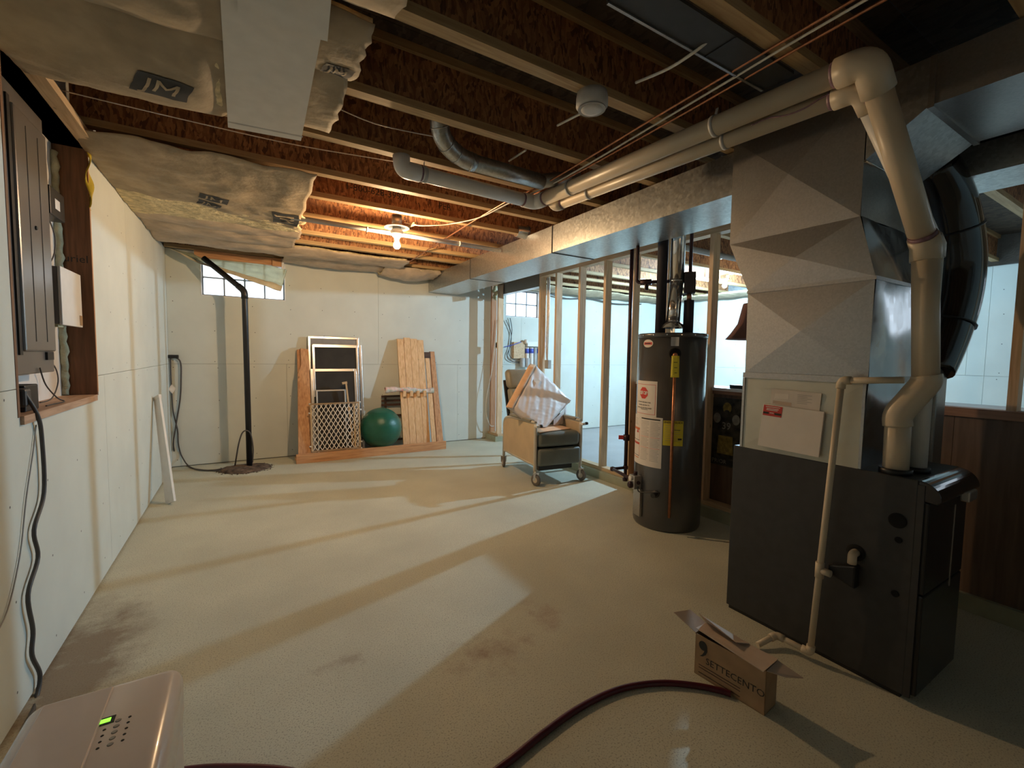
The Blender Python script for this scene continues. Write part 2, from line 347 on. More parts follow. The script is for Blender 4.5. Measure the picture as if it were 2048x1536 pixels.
def struct(name, label, loc=(0, 0, 0)):
    o = bpy.data.objects.new(name, None); COL.objects.link(o); o.location = loc; o['base'] = tuple(loc); o['kind'] = 'structure'; o['label'] = label
    return o
def instance(src, name, loc, parent):
    o = src.copy(); o.name = name; COL.objects.link(o); o.parent = parent; o.location = loc; return o
def smooth_path(P, n=6):
    P = [Vector(p) for p in P]; out = []
    for i in range(len(P)-1):
        a = P[max(i-1, 0)]; b = P[i]; c = P[i+1]; d = P[min(i+2, len(P)-1)]
        for k in range(n):
            t = k/n; out.append(0.5*((2*b)+(c-a)*t+(2*a-5*b+4*c-d)*t*t+(3*b-a-3*c+d)*t**3))
    return out+[P[-1]]
def fillet(P, rad, n=5):
    P = [Vector(p) for p in P]; out = [P[0]]
    for i in range(1, len(P)-1):
        a = (P[i-1]-P[i]); c = (P[i+1]-P[i]); r = min(rad, a.length*0.49, c.length*0.49); a.normalize(); c.normalize()
        p0 = P[i]+a*r; p2 = P[i]+c*r
        for k in range(n+1):
            t = k/n; out.append(p0*(1-t)**2+P[i]*2*t*(1-t)+p2*t*t)
    return out+[P[-1]]
_txt = {}
def text(name, body, fn, size, mat, parent, align='CENTER', bold=0.0, cuts=0):
    """flat lettering; fn maps (u, v) in metres to a point"""
    cu = bpy.data.curves.new('t', 'FONT'); cu.body = body; cu.size = size; cu.align_x = align; cu.align_y = 'CENTER'; cu.offset = bold*size; cu.resolution_u = 2
    o = bpy.data.objects.new('t', cu); COL.objects.link(o); bpy.context.view_layer.update()
    me = bpy.data.meshes.new_from_object(o.evaluated_get(bpy.context.evaluated_depsgraph_get()))
    bpy.data.objects.remove(o); bpy.data.curves.remove(cu)
    if cuts:
        bm = bmesh.new(); bm.from_mesh(me); bmesh.ops.triangulate(bm, faces=bm.faces)
        for _ in range(cuts): bmesh.ops.subdivide_edges(bm, edges=[e for e in bm.edges if e.calc_length() > size*0.12], cuts=1); bmesh.ops.triangulate(bm, faces=bm.faces)
        bm.to_mesh(me); bm.free()
    for v in me.vertices: v.co = fn(v.co.x, v.co.y)
    me.materials.clear(); me.materials.append(M[mat]); me.name = name
    t = bpy.data.objects.new(name, me); COL.objects.link(t); adopt(t, parent); return t
def plane_fn(o, u, v, lift=0.0):
    o = Vector(o); u = Vector(u).normalized(); v = Vector(v).normalized(); n = u.cross(v)
    return lambda a, b: o+u*a+v*b+n*lift

# ================================================================== SETTING
fl = G().box((XL-0.3, YF-0.2, -0.1), (3.52, YB+0.3, 0.0)).obj('floor', 'floor'); tag(fl, 'sage green painted concrete floor with stains', kind='structure')
f2 = G().box((3.52, YF-0.2, -0.1), (XR+0.3, YB+0.3, 0.0)).obj('floor_side_room', 'floor2'); tag(f2, 'bare grey concrete floor of the room beyond the studs', kind='structure')

def wall_boxes(axis, at, thick, a0, a1, z0, z1, holes):
    """rectangle a0..a1 x z0..z1 with rectangular holes, as boxes; axis 'Y' = wall in plane Y=at"""
    g = G(); cuts_a = sorted({a0, a1, *[h[0] for h in holes], *[h[1] for h in holes]}); cuts_z = sorted({z0, z1, *[h[2] for h in holes], *[h[3] for h in holes]})
    cuts_a = [c for c in cuts_a if a0 <= c <= a1]; cuts_z = [c for c in cuts_z if z0 <= c <= z1]
    for i in range(len(cuts_a)-1):
        run = None
        for j in range(len(cuts_z)-1):
            ca, cz = (cuts_a[i]+cuts_a[i+1])/2, (cuts_z[j]+cuts_z[j+1])/2
            if any(h[0] < ca < h[1] and h[2] < cz < h[3] for h in holes): continue
            p, q = (cuts_a[i], cuts_z[j]), (cuts_a[i+1], cuts_z[j+1])
            if axis == 'Y': g.box((p[0], at, p[1]), (q[0], at+thick, q[1]))
            else: g.box((at, p[0], p[1]), (at+thick, q[0], q[1]))
    return g
T = 0.013
W1 = (-0.415, 0.478, 2.055, 2.50); W2 = (3.80, 4.475, 2.05, 2.50); W3 = (-1.1, 0.1, 1.75, 2.42)
NICHE = (2.46, 3.485, 1.12, 2.52)
def wall(name, label, axis, at, sgn, a0, a1, seams_up, seams_lo, holes, ztop=2.565):
    w = struct(name, label)
    wall_boxes(axis, at+sgn*T, sgn*0.24, a0-0.2, a1+0.2, 0.0, ZS, holes).obj('foundation', 'concrete', w)
    for (z0, z1, seams) in ((0.012, 1.2295, seams_lo), (1.2325, ztop, seams_up)):
        ed = [a0]+list(seams)+[a1]
        for i in range(len(ed)-1):
            wall_boxes(axis, at, sgn*T, ed[i]+0.0012, ed[i+1]-0.0012, z0, z1, holes).obj('drywall_sheet', 'drywall', w)
    g = G()
    n = int((a1-a0)/0.405)
    for k in range(n+1):
        a = a0+0.06+k*0.405
        for z in (0.10, 0.45, 0.80, 1.19, 1.275, 1.62, 1.95, 2.25):
            aa = a+random.uniform(-0.02, 0.02); zz = z+random.uniform(-0.02, 0.02)
            if any(h[0]-.03 < aa < h[1]+.03 and h[2]-.03 < zz < h[3]+.03 for h in holes): continue
            if axis == 'Y': g.lathe([(0.0055, 0), (0.0, 0.0008)], (aa, at-sgn*0.0002, zz), (0, -sgn, 0), 6, False)
            else: g.lathe([(0.0055, 0), (0.0, 0.0008)], (at-sgn*0.0002, aa, zz), (-sgn, 0, 0), 6, False)
    tag(g.obj('screw_heads', 'screw', w), kind='stuff')
    return w
wb = wall('wall_back', 'pale green drywall on the far wall below the joists', 'Y', YB, 1, XL, XR, [1.672, 4.11, 5.56], [0.48, 2.92, 5.40], [W1, W2])
wl = wall('wall_left', 'pale green drywall wall with the electrical niche', 'X', XL, -1, YF, YB, [-0.4, 2.05, 4.49], [-1.2, 1.25, 3.70], [NICHE])
wr = wall('wall_right', 'drywall on the far side of the side room', 'X', XR, 1, YF, YB, [-0.7, 1.62, 1.78, 4.2], [-0.7, 1.62, 4.2], [W3], 2.52)
wf = wall('wall_front', 'drywall wall behind the furnace end of the room', 'Y', YF, -1, XL, XR, [1.7, 4.1], [0.5, 2.9], [])

# glass block windows
def block_window(name, label, axis, at, sgn, w, cols, rows):
    o = struct(name, label); a0, a1, z0, z1 = w
    dp0, dp1 = at+sgn*0.055, at+sgn*0.135
    bw, bh = (a1-a0-0.02)/cols, (z1-z0-0.02)/rows
    mk = (lambda a, d, z: (a, d, z)) if axis == 'Y' else (lambda a, d, z: (d, a, z))
    g = G()
    for i in range(cols+1): g.box(mk(a0+0.01+i*bw-0.007, dp0+sgn*0.003, z0), mk(a0+0.01+i*bw+0.007, dp1, z1))
    for j in range(rows+1): g.box(mk(a0, dp0+sgn*0.004, z0+0.01+j*bh-0.007), mk(a1, dp1, z0+0.01+j*bh+0.007))
    g.obj('mortar', 'mortar', o)
    fr = G()
    for (p, q) in (((a0-0.004, z0-0.006), (a1+0.004, z0+0.003)), ((a0-0.006, z0), (a0+0.003, z1)), ((a1-0.003, z0), (a1+0.006, z1))):
        fr.box(mk(p[0], at-sgn*0.003, p[1]), mk(q[0], at+sgn*0.06, q[1]))
    fr.obj('reveal_trim', 'white_paint', o)
    for i in range(cols):
        for j in range(rows):
            b = G().box(mk(a0+0.01+i*bw+0.0085, dp0, z0+0.01+j*bh+0.0085), mk(a0+0.01+(i+1)*bw-0.0085, dp1-sgn*0.01, z0+0.01+(j+1)*bh-0.0085))
            b.obj('glass_block', 'glass', o, bevel=0.008, seg=1)
    return o
block_window('window_1', 'four block wide glass block window behind the hanging plastic', 'Y', YB, 1, W1, 4, 2)
block_window('window_2', 'three block wide glass block window above the water filters', 'Y', YB, 1, W2, 3, 2)
block_window('window_added', 'added unseen glass block window in the right hand wall, lighting the plenum front', 'X', XR, 1, W3, 6, 3)  # added out of view as a light source for the streaks on the plenum

# ceiling: subfloor sheets and I-joists
ce = struct('ceiling', 'open basement ceiling with wooden I-joists under the subfloor')
xs = [XL-0.2, 1.6, 4.0, 6.4, XR+0.2]
for j in range(8):
    y0 = YF-0.2+j*1.22; y1 = min(y0+1.216, YB+0.2)
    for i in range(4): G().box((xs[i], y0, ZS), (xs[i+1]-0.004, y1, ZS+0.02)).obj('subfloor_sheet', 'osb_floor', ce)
JF = [-2.28, -1.73, -1.18, -0.63, -0.07, 0.48, 1.03, 1.635, 2.21, 2.743, 3.30, 3.79, 4.39, 4.995, 5.437, 6.013, 6.50]
FW, FH = 0.060, 0.038
web0 = G().box((XL, -0.006, ZC+FH-0.004), (XR, 0.006, ZS-FH+0.004)); bot0 = G().box((XL, -FW/2, ZC), (XR, FW/2, ZC+FH)); top0 = G().box((XL, -FW/2, ZS-FH), (XR, FW/2, ZS))
web0 = web0.obj('joist', 'osb', ce); bot0 = bot0.obj('bottom_flange', 'flange', web0); top0 = top0.obj('top_flange', 'flange', web0)
JOISTS = []
for k, yf in enumerate(JF):
    y = yf-FW/2
    if k == 0: w = web0; w.location = (0, y, 0)
    else:
        w = instance(web0, 'joist', (0, y, 0), ce); instance(bot0, 'bottom_flange', (0, 0, 0), w); instance(top0, 'top_flange', (0, 0, 0), w)
    JOISTS.append((y, w))
def joist_text(k, x, z, body, size):
    y = JOISTS[k][0]-0.0065
    t = text('printed_lettering', body, lambda a, b: Vector((x+a, -0.0068, z+b)), size, 'ink', JOISTS[k][1])
joist_text(11, 0.95, 2.70, '1-800-628-3997', 0.075)
joist_text(10, 1.75, 2.70, '1-800-628-3997', 0.075)
joist_text(11, 1.55, 2.69, 'PER', 0.075)
joist_text(12, 1.35, 2.70, 'PER', 0.06)

# partition of open studs on a low curb
wp = struct('wall_partition', 'open timber stud partition on a low painted curb')
XS = 3.48
G().box((3.435, -2.4, 0), (3.61, 5.02, 0.093)).obj('curb', 'curb', wp)
G().box((3.435, 6.17, 0), (3.61, YB-0.002, 0.085)).obj('curb', 'curb', wp)
G().box((XS, 0.2, 0.093), (XS+0.09, 5.06, 0.131)).obj('bottom_plate', 'plate', wp)
G().box((XS, 6.17, 0.085), (XS+0.09, YB-0.004, 0.122)).obj('bottom_plate', 'plate', wp)
G().box((XS, -2.4, 2.462), (XS+0.09, 5.075, 2.512)).obj('top_plate', 'plate', wp)
G().box((XS, -2.4, 2.514), (XS+0.09, YB-0.004, 2.566)).obj('top_plate', 'plate', wp)
for y in (5.055, 4.69, 4.22, 3.78, 3.36, 2.93, 2.455, 2.04, 1.60, 1.18, 0.635, 0.25):
    o = G().box((XS, y-0.019, 0.131), (XS+0.09, y+0.019, 2.462)).obj('stud', 'stud', wp)
G().box((XS, 6.205, 0.122), (XS+0.09, 6.243, 2.514)).obj('stud', 'stud', wp)
G().box((XS, 6.425, 0.122), (XS+0.09, 6.463, 2.514)).obj('stud', 'stud_red', wp)
# dark header above the doorway
G().box((XS-0.008, 5.078, 2.335), (XS+0.098, 6.20, 2.508)).obj('door_header', 'galv_dark', wp)
# half wall panelling with ledge
wh = struct('wall_half', 'brown panelled half wall with a ledge beside the furnace')
for i, (y0, y1) in enumerate(((-2.4, -1.2), (-1.198, 0.02), (0.022, 0.846), (0.848, 1.60), (1.602, 2.43), (2.432, 3.375))):
    G().box((XS+0.091, y0, 0.0), (XS+0.104, y1, 1.08)).obj('panel_board', 'panel_brown', wh)
    if y1 < 2.0: G().box((XS-0.014, y0, 0.094), (XS-0.001, y1, 1.085)).obj('panel_board', 'panel_brown', wh)
G().box((XS+0.06, -2.4, 1.11), (XS+0.36, 3.40, 1.135)).obj('ledge_top', 'white_paint', wh)
G().box((XS+0.07, 1.63, 1.08), (XS+0.115, 3.40, 1.11)).obj('ledge_trim', 'trim_red', wh); G().box((XS-0.03, -2.4, 1.086), (XS+0.06, 1.60, 1.135)).obj('ledge_trim', 'trim_red', wh)
# electrical niche lining
ni = struct('trim_1', 'timber lined niche in the left wall around the breaker panel')
y0, y1, z0, z1 = NICHE; XN = -0.885
G().box((XN-0.02, y0-0.02, z0-0.02), (XN, y1+0.02, z1+0.03)).obj('backboard', 'white_paint', ni)
jb = G().box((XN, y1-0.001, z0), (XL+0.012, y1+0.018, z1+0.03)).obj('jamb_board', 'brown_board', ni)
G().box((XN, y0-0.02, z0), (XL+0.002, y0, z1+0.03)).obj('jamb_board', 'brown_board', ni)
G().box((XN, y0, z0-0.03), (XL+0.012, y1, z0+0.004)).obj('sill_board', 'sill', ni)
G().box((XN, y0, z1), (XL+0.065, y1+0.018, z1+0.04)).obj('head_board', 'plate', ni)
G().box((XL+0.0005, y1+0.002, z0+0.02), (XL+0.013, y1+0.02, z1)).obj('edge_strip', 'lumber_z', ni)
text('printed_lettering', 'uriel', lambda a, b: Vector((XL-0.055+a, y1-0.0018, 1.90+b)), 0.06, 'ink', jb)
g = G()
pth_ = [(XN+0.012+random.uniform(-.006, .006), y1-0.012+random.uniform(-.006, .006), 1.125+k*0.0276) for k in range(50)]
g.tube(pth_, [0.013+0.010*abs(noise.noise(Vector((k*0.37, 3.1, 0)))*2)+random.random()*0.004 for k in range(50)], 9)
for k in range(14): g.lathe([(0.0, -0.016), (0.014, 0), (0.0, 0.018)], (XN+0.018, y1-0.02, 1.15+random.random()*0.55), (random.uniform(-1, 1), random.uniform(-1, 1), 1), 7, False)
g.obj('foam_bead', 'foam_yellow', ni)

# ================================================================== DUCTS AND FURNACE
FX0, FX1 = 2.29, 2.77
sd = thing('supply_duct', 'long rectangular galvanised supply duct under the joists ending at the far wall', 'duct', (2.67, 4.0, 2.32))
DX0, DX1, DZ0, DZ1 = 2.41, 2.90, 2.325, 2.562
ys = [1.512, 3.32, 5.015, 6.47]
for i in range(3):
    e = 0.0 if i % 2 == 0 else 0.002
    G().box((DX0-e, ys[i]+0.002, DZ0-e), (DX1+e, ys[i+1]-0.002, DZ1)).obj('duct_section', 'galv', sd)
for y in ys[1:3]:
    G().box((DX0-0.006, y-0.004, DZ0-0.006), (DX1+0.006, y+0.004, DZ0-0.0021)).box((DX0-0.006, y-0.004, DZ0-0.006), (DX0-0.0021, y+0.004, DZ1)).obj('joint_cleat', 'furnace', sd)
G().box((DX0-0.006, 1.512, DZ0-0.012), (DX1+0.006, 1.56, DZ1)).obj('collar', 'galv_dark', sd)
G().box((DX0+0.01, 6.470, DZ0+0.008), (DX1-0.01, 6.474, DZ1)).obj('end_cap', 'galv_dark', sd)
for (x, y, z) in ((2.42, 4.42, 2.552), (2.42, 3.77, 2.552)):
    G().lathe([(0.055, -0.12), (0.06, -0.02), (0.075, 0.0)], (x, y, z+0.05), (1, 0, 0), 16).obj('branch_boot', 'galv_shiny', sd)

fu = thing('furnace', 'dark grey upright gas furnace with a black curved door top', 'furnace', (2.53, 1.03, 0.0))
cb = G().box((FX0, 0.648, 0.02), (FX1, 1.43, 0.918)).obj('cabinet', 'furnace', fu, bevel=0.004)
G().box((FX0+0.01, 0.66, 0.0), (FX1-0.01, 1.42, 0.021)).obj('base_rail', 'black', fu)
G().box((FX0+0.012, 0.612, 0.03), (FX1-0.012, 0.650, 0.45)).obj('lower_door', 'furnace_door', fu, bevel=0.006)
G().box((FX0+0.012, 0.612, 0.455), (FX1-0.012, 0.650, 0.83)).obj('upper_door', 'furnace_door', fu, bevel=0.006)
G().box((FX0+0.001, 0.628, 0.02), (FX0+0.013, 0.652, 0.90)).obj('corner_strip', 'furnace', fu)
pr = [(0.905-0.085*(i/10), ) for i in range(11)]
g = G(); n = 12; pts = []
for i in range(n+1):
    a = i/n*PI/2; pts.append((FX0+0.005, 0.652-0.075*math.cos(a)-0.0, 0.845+0.072*math.sin(a)))
pts = [(FX0+0.005, 0.652, 0.838), (FX0+0.005, 0.590, 0.832)]+pts
g.prism(pts, (FX1-FX0-0.01, 0, 0)); ch = g.obj('door_cap', 'black_gloss', fu, bevel=0.003)
G().box((2.60, 0.568, 0.800), (2.70, 0.600, 0.845)).obj('badge', 'alu', fu, bevel=0.006)
for (y, z, r) in ((0.705, 0.736, 0.031), (0.698, 0.657, 0.013), (0.696, 0.43, 0.014)):
    G().lathe([(r, 0), (r, 0.0035), (r*0.75, 0.005)], (FX0+0.0005, y, z), (-1, 0, 0), 20).obj('knockout_plug', 'blackhole', cb)
G().lathe([(0.036, 0), (0.036, 0.004), (0.022, 0.0045)], (FX0+0.0005, 0.84, 0.548), (-1, 0, 0), 20).obj('drain_grommet', 'blackhole', cb)
G().tube(fillet([(FX0, 0.84, 0.548), (FX0-0.034, 0.84, 0.548), (FX0-0.034, 0.84, 0.505)], 0.034, 6), 0.017, 14).obj('drain_elbow', 'pvc', cb)
g = G().hexa([(FX0-0.05, 0.925, 0.43), (FX0-0.05, 0.82, 0.40), (FX0-0.001, 0.82, 0.40), (FX0-0.001, 0.925, 0.43)], [(FX0-0.05, 0.925, 0.47), (FX0-0.05, 0.82, 0.505), (FX0-0.001, 0.82, 0.505), (FX0-0.001, 0.925, 0.47)]).obj('drain_trap', 'black', cb, bevel=0.008)
G().box((2.60, 0.6105, 0.42), (2.61, 0.6125, 0.78)).obj('door_rib', 'alu', fu)

pl = thing('furnace_plenum', 'tall cross-broken sheet metal plenum standing on the furnace', 'plenum', (2.53, 1.12, 0.918))
def section(name, z0, b0, f0, z1, b1, f1, mside, mfront, brk=0.017, x0=FX0, x1=FX1):
    g = G(); C = Vector((x0-brk, (b0+f0+b1+f1)/4, (z0+z1)/2))
    A = [Vector((x0, f0, z0)), Vector((x0, b0, z0)), Vector((x0, b1, z1)), Vector((x0, f1, z1))]
    B = [Vector((x1, p.y, p.z)) for p in A]
    g.add(A+[C], [(0, 1, 4), (1, 2, 4), (2, 3, 4), (3, 0, 4)])
    g.quad(B[3], B[2], B[1], B[0]); g.quad(A[1], B[1], B[2], A[2]); g.quad(A[2], B[2], B[3], A[3]); g.quad(A[0], A[1], B[1], B[0])
    o = g.obj(name, mside, pl)
    n_ = 8
    def fn(u, v):
        p = A[0].lerp(A[3], v).lerp(B[0].lerp(B[3], v), u)
        return p+Vector((0, -0.0025-0.006*math.sin(PI*u)*math.sin(PI*v)+0.003*math.sin(u*9+v*4), 0))
    G().grid(fn, n_, n_).obj('front_sheet', mfront, o)
    return o
cc = section('coil_case', 0.918, 1.392, 0.855, 1.292, 1.385, 0.84, 'coil_metal', 'galv_shiny', 0.010)
section('lower_section', 1.318, 1.385, 0.838, 1.735, 1.391, 0.837, 'galv_dark', 'galv_shiny')
section('offset_section', 1.748, 1.391, 0.837, 2.012, 1.507, 0.905, 'galv_dark', 'galv_shiny', 0.013)
section('upper_section', 2.012, 1.507, 0.905, 2.56, 1.509, 0.905, 'galv_dark', 'galv_dark', 0.020)
for z, h in ((1.305, 0.014), (1.7415, 0.008)):
    G().box((FX0-0.007, 0.83, z-h), (FX1+0.004, 1.392, z+h)).obj('flange_strip', 'galv_dark', pl)
G().box((FX0-0.006, 1.38, 0.92), (FX0+0.002, 1.392, 1.29)).obj('corner_strip', 'galv_dark', cc)
G().box((FX0-0.004, 0.842, 0.92), (FX0+0.002, 0.853, 1.29)).obj('corner_strip', 'galv_dark', cc)
# papers taped to the coil case
dc = thing('document_pouch', 'white plastic document pouch with a red sticker on the coil case', 'pouch', (FX0-0.02, 1.15, 0.93))
def cq(px, py, x): p = onX(px, py, x); return (p.x, p.y, p.z)
a, b_, c_, d_ = [Vector(cq(*p, FX0-0.022)) for p in ((1527, 807), (1648, 824), (1637, 915), (1515, 890))]
off = Vector((0.010, 0, 0)); nrm = Vector((-1, 0, 0))
G().hexa([d_, c_, c_+off, d_+off], [a, b_, b_+off, a+off]).obj('pouch_body', 'white_label', dc)
u_ = (b_-a).normalized(); v_ = (a-d_).normalized()
rs = G().quad(*[a+u_*p-v_*q+nrm*0.001 for p, q in ((0.004, 0.005), (0.096, 0.005), (0.096, 0.058), (0.004, 0.058))]).obj('red_sticker', 'red', dc)
for q, w0, w1, mt in ((0.012, 0.015, 0.085, 'ink_white'), (0.021, 0.02, 0.08, 'ink_white'), (0.028, 0.02, 0.075, 'ink_white'), (0.044, 0.006, 0.034, 'ink'), (0.044, 0.062, 0.094, 'ink'), (0.042, 0.038, 0.058, 'ink_white')):
    h = 0.0018 if mt == 'ink_white' else 0.005
    G().quad(*[a+u_*p-v_*r+nrm*0.002 for p, r in ((w0, q-h), (w1, q-h), (w1, q+h), (w0, q+h))]).obj('sticker_print', mt, rs)
nt_ = thing('service_tags', 'pale service papers tucked behind the white pouch on the furnace', 'paper', (FX0-0.01, 1.13, 1.16))
a2, b2, c2, d2 = [Vector(cq(*p, FX0-0.011)) for p in ((1543, 777), (1643, 787), (1639, 822), (1541, 808))]
G().hexa([d2, c2, c2+off*0.4, d2+off*0.4], [a2, b2, b2+off*0.4, a2+off*0.4]).obj('paper_sheet', 'paper', nt_)
u2 = (b2-a2).normalized(); v2 = (a2-d2).normalized()
G().quad(*[a2+u2*p-v2*q+nrm*0.001 for p, q in ((0.02, 0.022), (0.085, 0.02), (0.085, 0.044), (0.017, 0.048))]).obj('small_tag', 'white_label', nt_)
for k in range(6):
    G().quad(*[a2+u2*p-v2*q+nrm*0.0008 for p, q in ((0.125, 0.016+k*.008), (0.19-0.02*(k % 2), 0.016+k*.008), (0.19-0.02*(k % 2), 0.018+k*.008), (0.125, 0.018+k*.008))]).obj('print_line', 'ink_grey', nt_)
G().quad(*[a2+u2*p-v2*q+nrm*0.0012 for p, q in ((0.012, 0.058), (0.10, 0.06), (0.10, 0.078), (0.012, 0.074))]).obj('brown_label', 'carton_in', nt_)

# return duct running towards the camera, with sloping transition
rd = thing('return_duct', 'wide flat return duct with a sloping transition above the furnace front', 'duct', (2.6, 0.0, 2.38))
G().prism([(FX0, 0.900, 2.245), (FX0, 0.70, 2.378), (FX0, 0.70, 2.562), (FX0, 0.900, 2.562)], (0.55, 0, 0)).obj('transition', 'galv', rd)
G().box((FX0-0.004, 0.685, 2.368), (FX0+0.56, 0.705, 2.562)).obj('flange', 'galv_dark', rd)
G().box((FX0, -2.2, 2.378), (FX0+0.55, 0.688, 2.562)).obj('duct_section', 'galv_dark', rd)
G().tube([(FX0-0.005, 0.898, 2.240), (FX0+0.55, 0.898, 2.240)], 0.006, 8).obj('seam_rod', 'galv_shiny', rd)
r2 = thing('side_duct', 'pale galvanised duct hung lower along the stud partition', 'duct', (3.3, 0.0, 2.27))
G().box((3.02, -2.2, 2.285), (3.36, 1.30, 2.43)).obj('duct_section', 'galv', r2)
G().box((3.015, 0.40, 2.280), (3.365, 0.42, 2.435)).obj('joint_cleat', 'galv_dark', r2)
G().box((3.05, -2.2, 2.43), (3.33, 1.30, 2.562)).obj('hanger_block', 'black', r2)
# black wrapped drop
bd = thing('black_wrapped_duct', 'glossy black plastic wrapped duct bulging down beside the furnace', 'duct', (2.95, 0.8, 1.3))
path = smooth_path([(2.90, 0.87, 2.36), (3.08, 0.85, 2.20), (3.20, 0.84, 1.96), (3.20, 0.84, 1.74), (3.14, 0.85, 1.52), (3.06, 0.86, 1.34)], 6)
G().tube(path, [0.100+0.030*math.sin(PI*i/(len(path)-1)) for i in range(len(path))], 20).obj('wrap', 'black_gloss', bd)
for i in (9, 22): G().tube([path[i], path[i].lerp(path[i+1], 0.2)], 0.131, 20).obj('band', 'black', bd)
G().box((2.98, 0.80, 0.02), (3.12, 1.25, 1.36)).obj('drop_box', 'galv_dark', bd, bevel=0.01)

# PVC flue pipes
def ring(p, d, r, w, name, mat, parent):
    p = Vector(p); d = Vector(d).normalized(); G().tube([p-d*w/2, p+d*w/2], r, 20).obj(name, mat, parent)
R3 = 0.0445
fp = thing('flue_pipe', 'cream PVC flue pipe with elbows running under the joists to the furnace', 'pipe', (2.35, 0.745, 0.918))
e1 = Vector((1.965, 0.78, 2.478)); far1 = Vector((1.835, 2.745, 2.497)); lft1 = Vector((0.835, 2.69, 2.492))
va = onX(1766, 200, 1.962); vb = onX(1851, 492, 2.375); vc = onX(1851, 765, 2.385); vd = onX(1797, 828, 2.352); ve = onX(1791, 938, 2.350); ve.z = 0.918
def seg(parent, *P, r=R3, name='pipe_run', mat='pvc'): return G().tube(P, r, 20).obj(name, mat, parent)
d_h = (far1-e1).normalized(); d_x = (lft1-far1).normalized(); d_v = (vb-va).normalized()
seg(fp, e1+d_h*0.05, far1-d_h*0.05); seg(fp, far1+d_x*0.05, lft1-d_x*0.06, mat='pvc_white')
G().tube(fillet([far1-d_h*0.11, far1, far1+d_x*0.11], 0.09, 8), R3+0.006, 20).obj('elbow', 'pvc_white', fp)
G().tube(fillet([lft1-d_x*0.11, lft1, lft1+Vector((-0.005, 0.0, 0.076))], 0.075, 8), R3+0.006, 20).obj('elbow', 'pvc_white', fp)
G().tube(fillet([e1+d_h*0.10, e1, e1+d_v*0.12], 0.07, 8), R3+0.010, 20).obj('elbow', 'pvc', fp)
seg(fp, e1+d_v*0.08, vb); seg(fp, vb, vc); seg(fp, vd, ve)
G().tube([vb-d_v*0.045, vb, vb+(vc-vb).normalized()*0.06], R3+0.006, 20).obj('elbow', 'pvc', fp)
G().tube(smooth_path([vc+Vector((0, 0, 0.03)), vc, vc.lerp(vd, 0.5), vd, vd-Vector((0, 0, 0.05))], 5), R3+0.006, 20).obj('offset_elbow', 'pvc', fp)
for p, d in ((e1+d_h*0.105, d_h), (far1-d_h*0.115, d_h), (far1+d_x*0.115, d_x), (lft1-d_x*0.115, d_x), (e1+d_v*0.125, d_v), (vb-d_v*0.05, d_v)): ring(p, d, R3+0.0014, 0.016, 'primer_stain', 'primer', fp)
ring(ve+Vector((0, 0, 0.012)), (0, 0, 1), R3+0.012, 0.022, 'rubber_collar', 'black', fp)
fp2 = thing('intake_pipe', 'second thinner PVC pipe hung just below the flue pipe', 'pipe', (2.47, 0.72, 0.918))
R2 = 0.036
e2 = onX(1722, 178, 2.05); far2 = onX(1110, 412, 1.925); d2h = (far2-e2).normalized()
wb2 = onX(1866, 492, 2.49); wc2 = onX(1846, 800, 2.47); we2 = onX(1832, 932, 2.465); we2.z = 0.918
d2v = (wb2-e2).normalized()
seg(fp2, e2+d2h*0.05, far2-d2h*0.04, r=R2); seg(fp2, e2+d2v*0.05, wb2, r=R2, mat='pvc_white'); seg(fp2, wb2, we2, r=R2, mat='pvc_white')
G().tube(fillet([e2+d2h*0.09, e2, e2+d2v*0.09], 0.06, 8), R2+0.006, 20).obj('elbow', 'pvc', fp2)
G().tube(fillet([far2-d2h*0.08, far2, far2+Vector((-0.06, 0.02, 0.13))], 0.08, 8), R2+0.006, 20).obj('elbow', 'pvc', fp2)
ring(far2-d2h*0.085, d2h, R2+0.0015, 0.016, 'primer_stain', 'primer', fp2); ring(e2+d2h*0.095, d2h, R2+0.0015, 0.016, 'primer_stain', 'primer', fp2)
G().tube([wb2-d2v*0.04, wb2, wb2+(we2-wb2).normalized()*0.05], R2+0.006, 20).obj('elbow', 'pvc_white', fp2)
ring(we2+Vector((0, 0, 0.012)), (0, 0, 1), R2+0.012, 0.022, 'rubber_collar', 'black', fp2)
wv = G().tube(smooth_path([e2.lerp(far2, t)+Vector((-0.037, 0, 0.012*math.sin(t*40))) for t in (0.02, 0.06, 0.10, 0.14, 0.18, 0.22)], 4), 0.003, 6).obj('control_wire', 'primer', fp2)
for k, t in enumerate((0.30, 0.80)):
    for (A_, B_, rr, pp) in ((e1, far1, R3, fp), (e2, far2, R2, fp2)):
        q = A_.lerp(B_, t+0.01*k); ring(q, B_-A_, rr+0.004, 0.018, 'hanger_strap', 'pvc_grey', pp)
        G().bar(q+Vector((0, 0, rr)), (q.x+0.01, q.y, 2.568), 0.014, 0.003).obj('hanger_strap', 'pvc_grey', pp)
q = far1.lerp(lft1, 0.86); ring(q, d_x, R3+0.004, 0.018, 'hanger_strap', 'pvc_grey', fp); G().bar(q+Vector((0, 0, R3)), (q.x, q.y, 2.568), 0.014, 0.003).obj('hanger_strap', 'pvc_grey', fp)

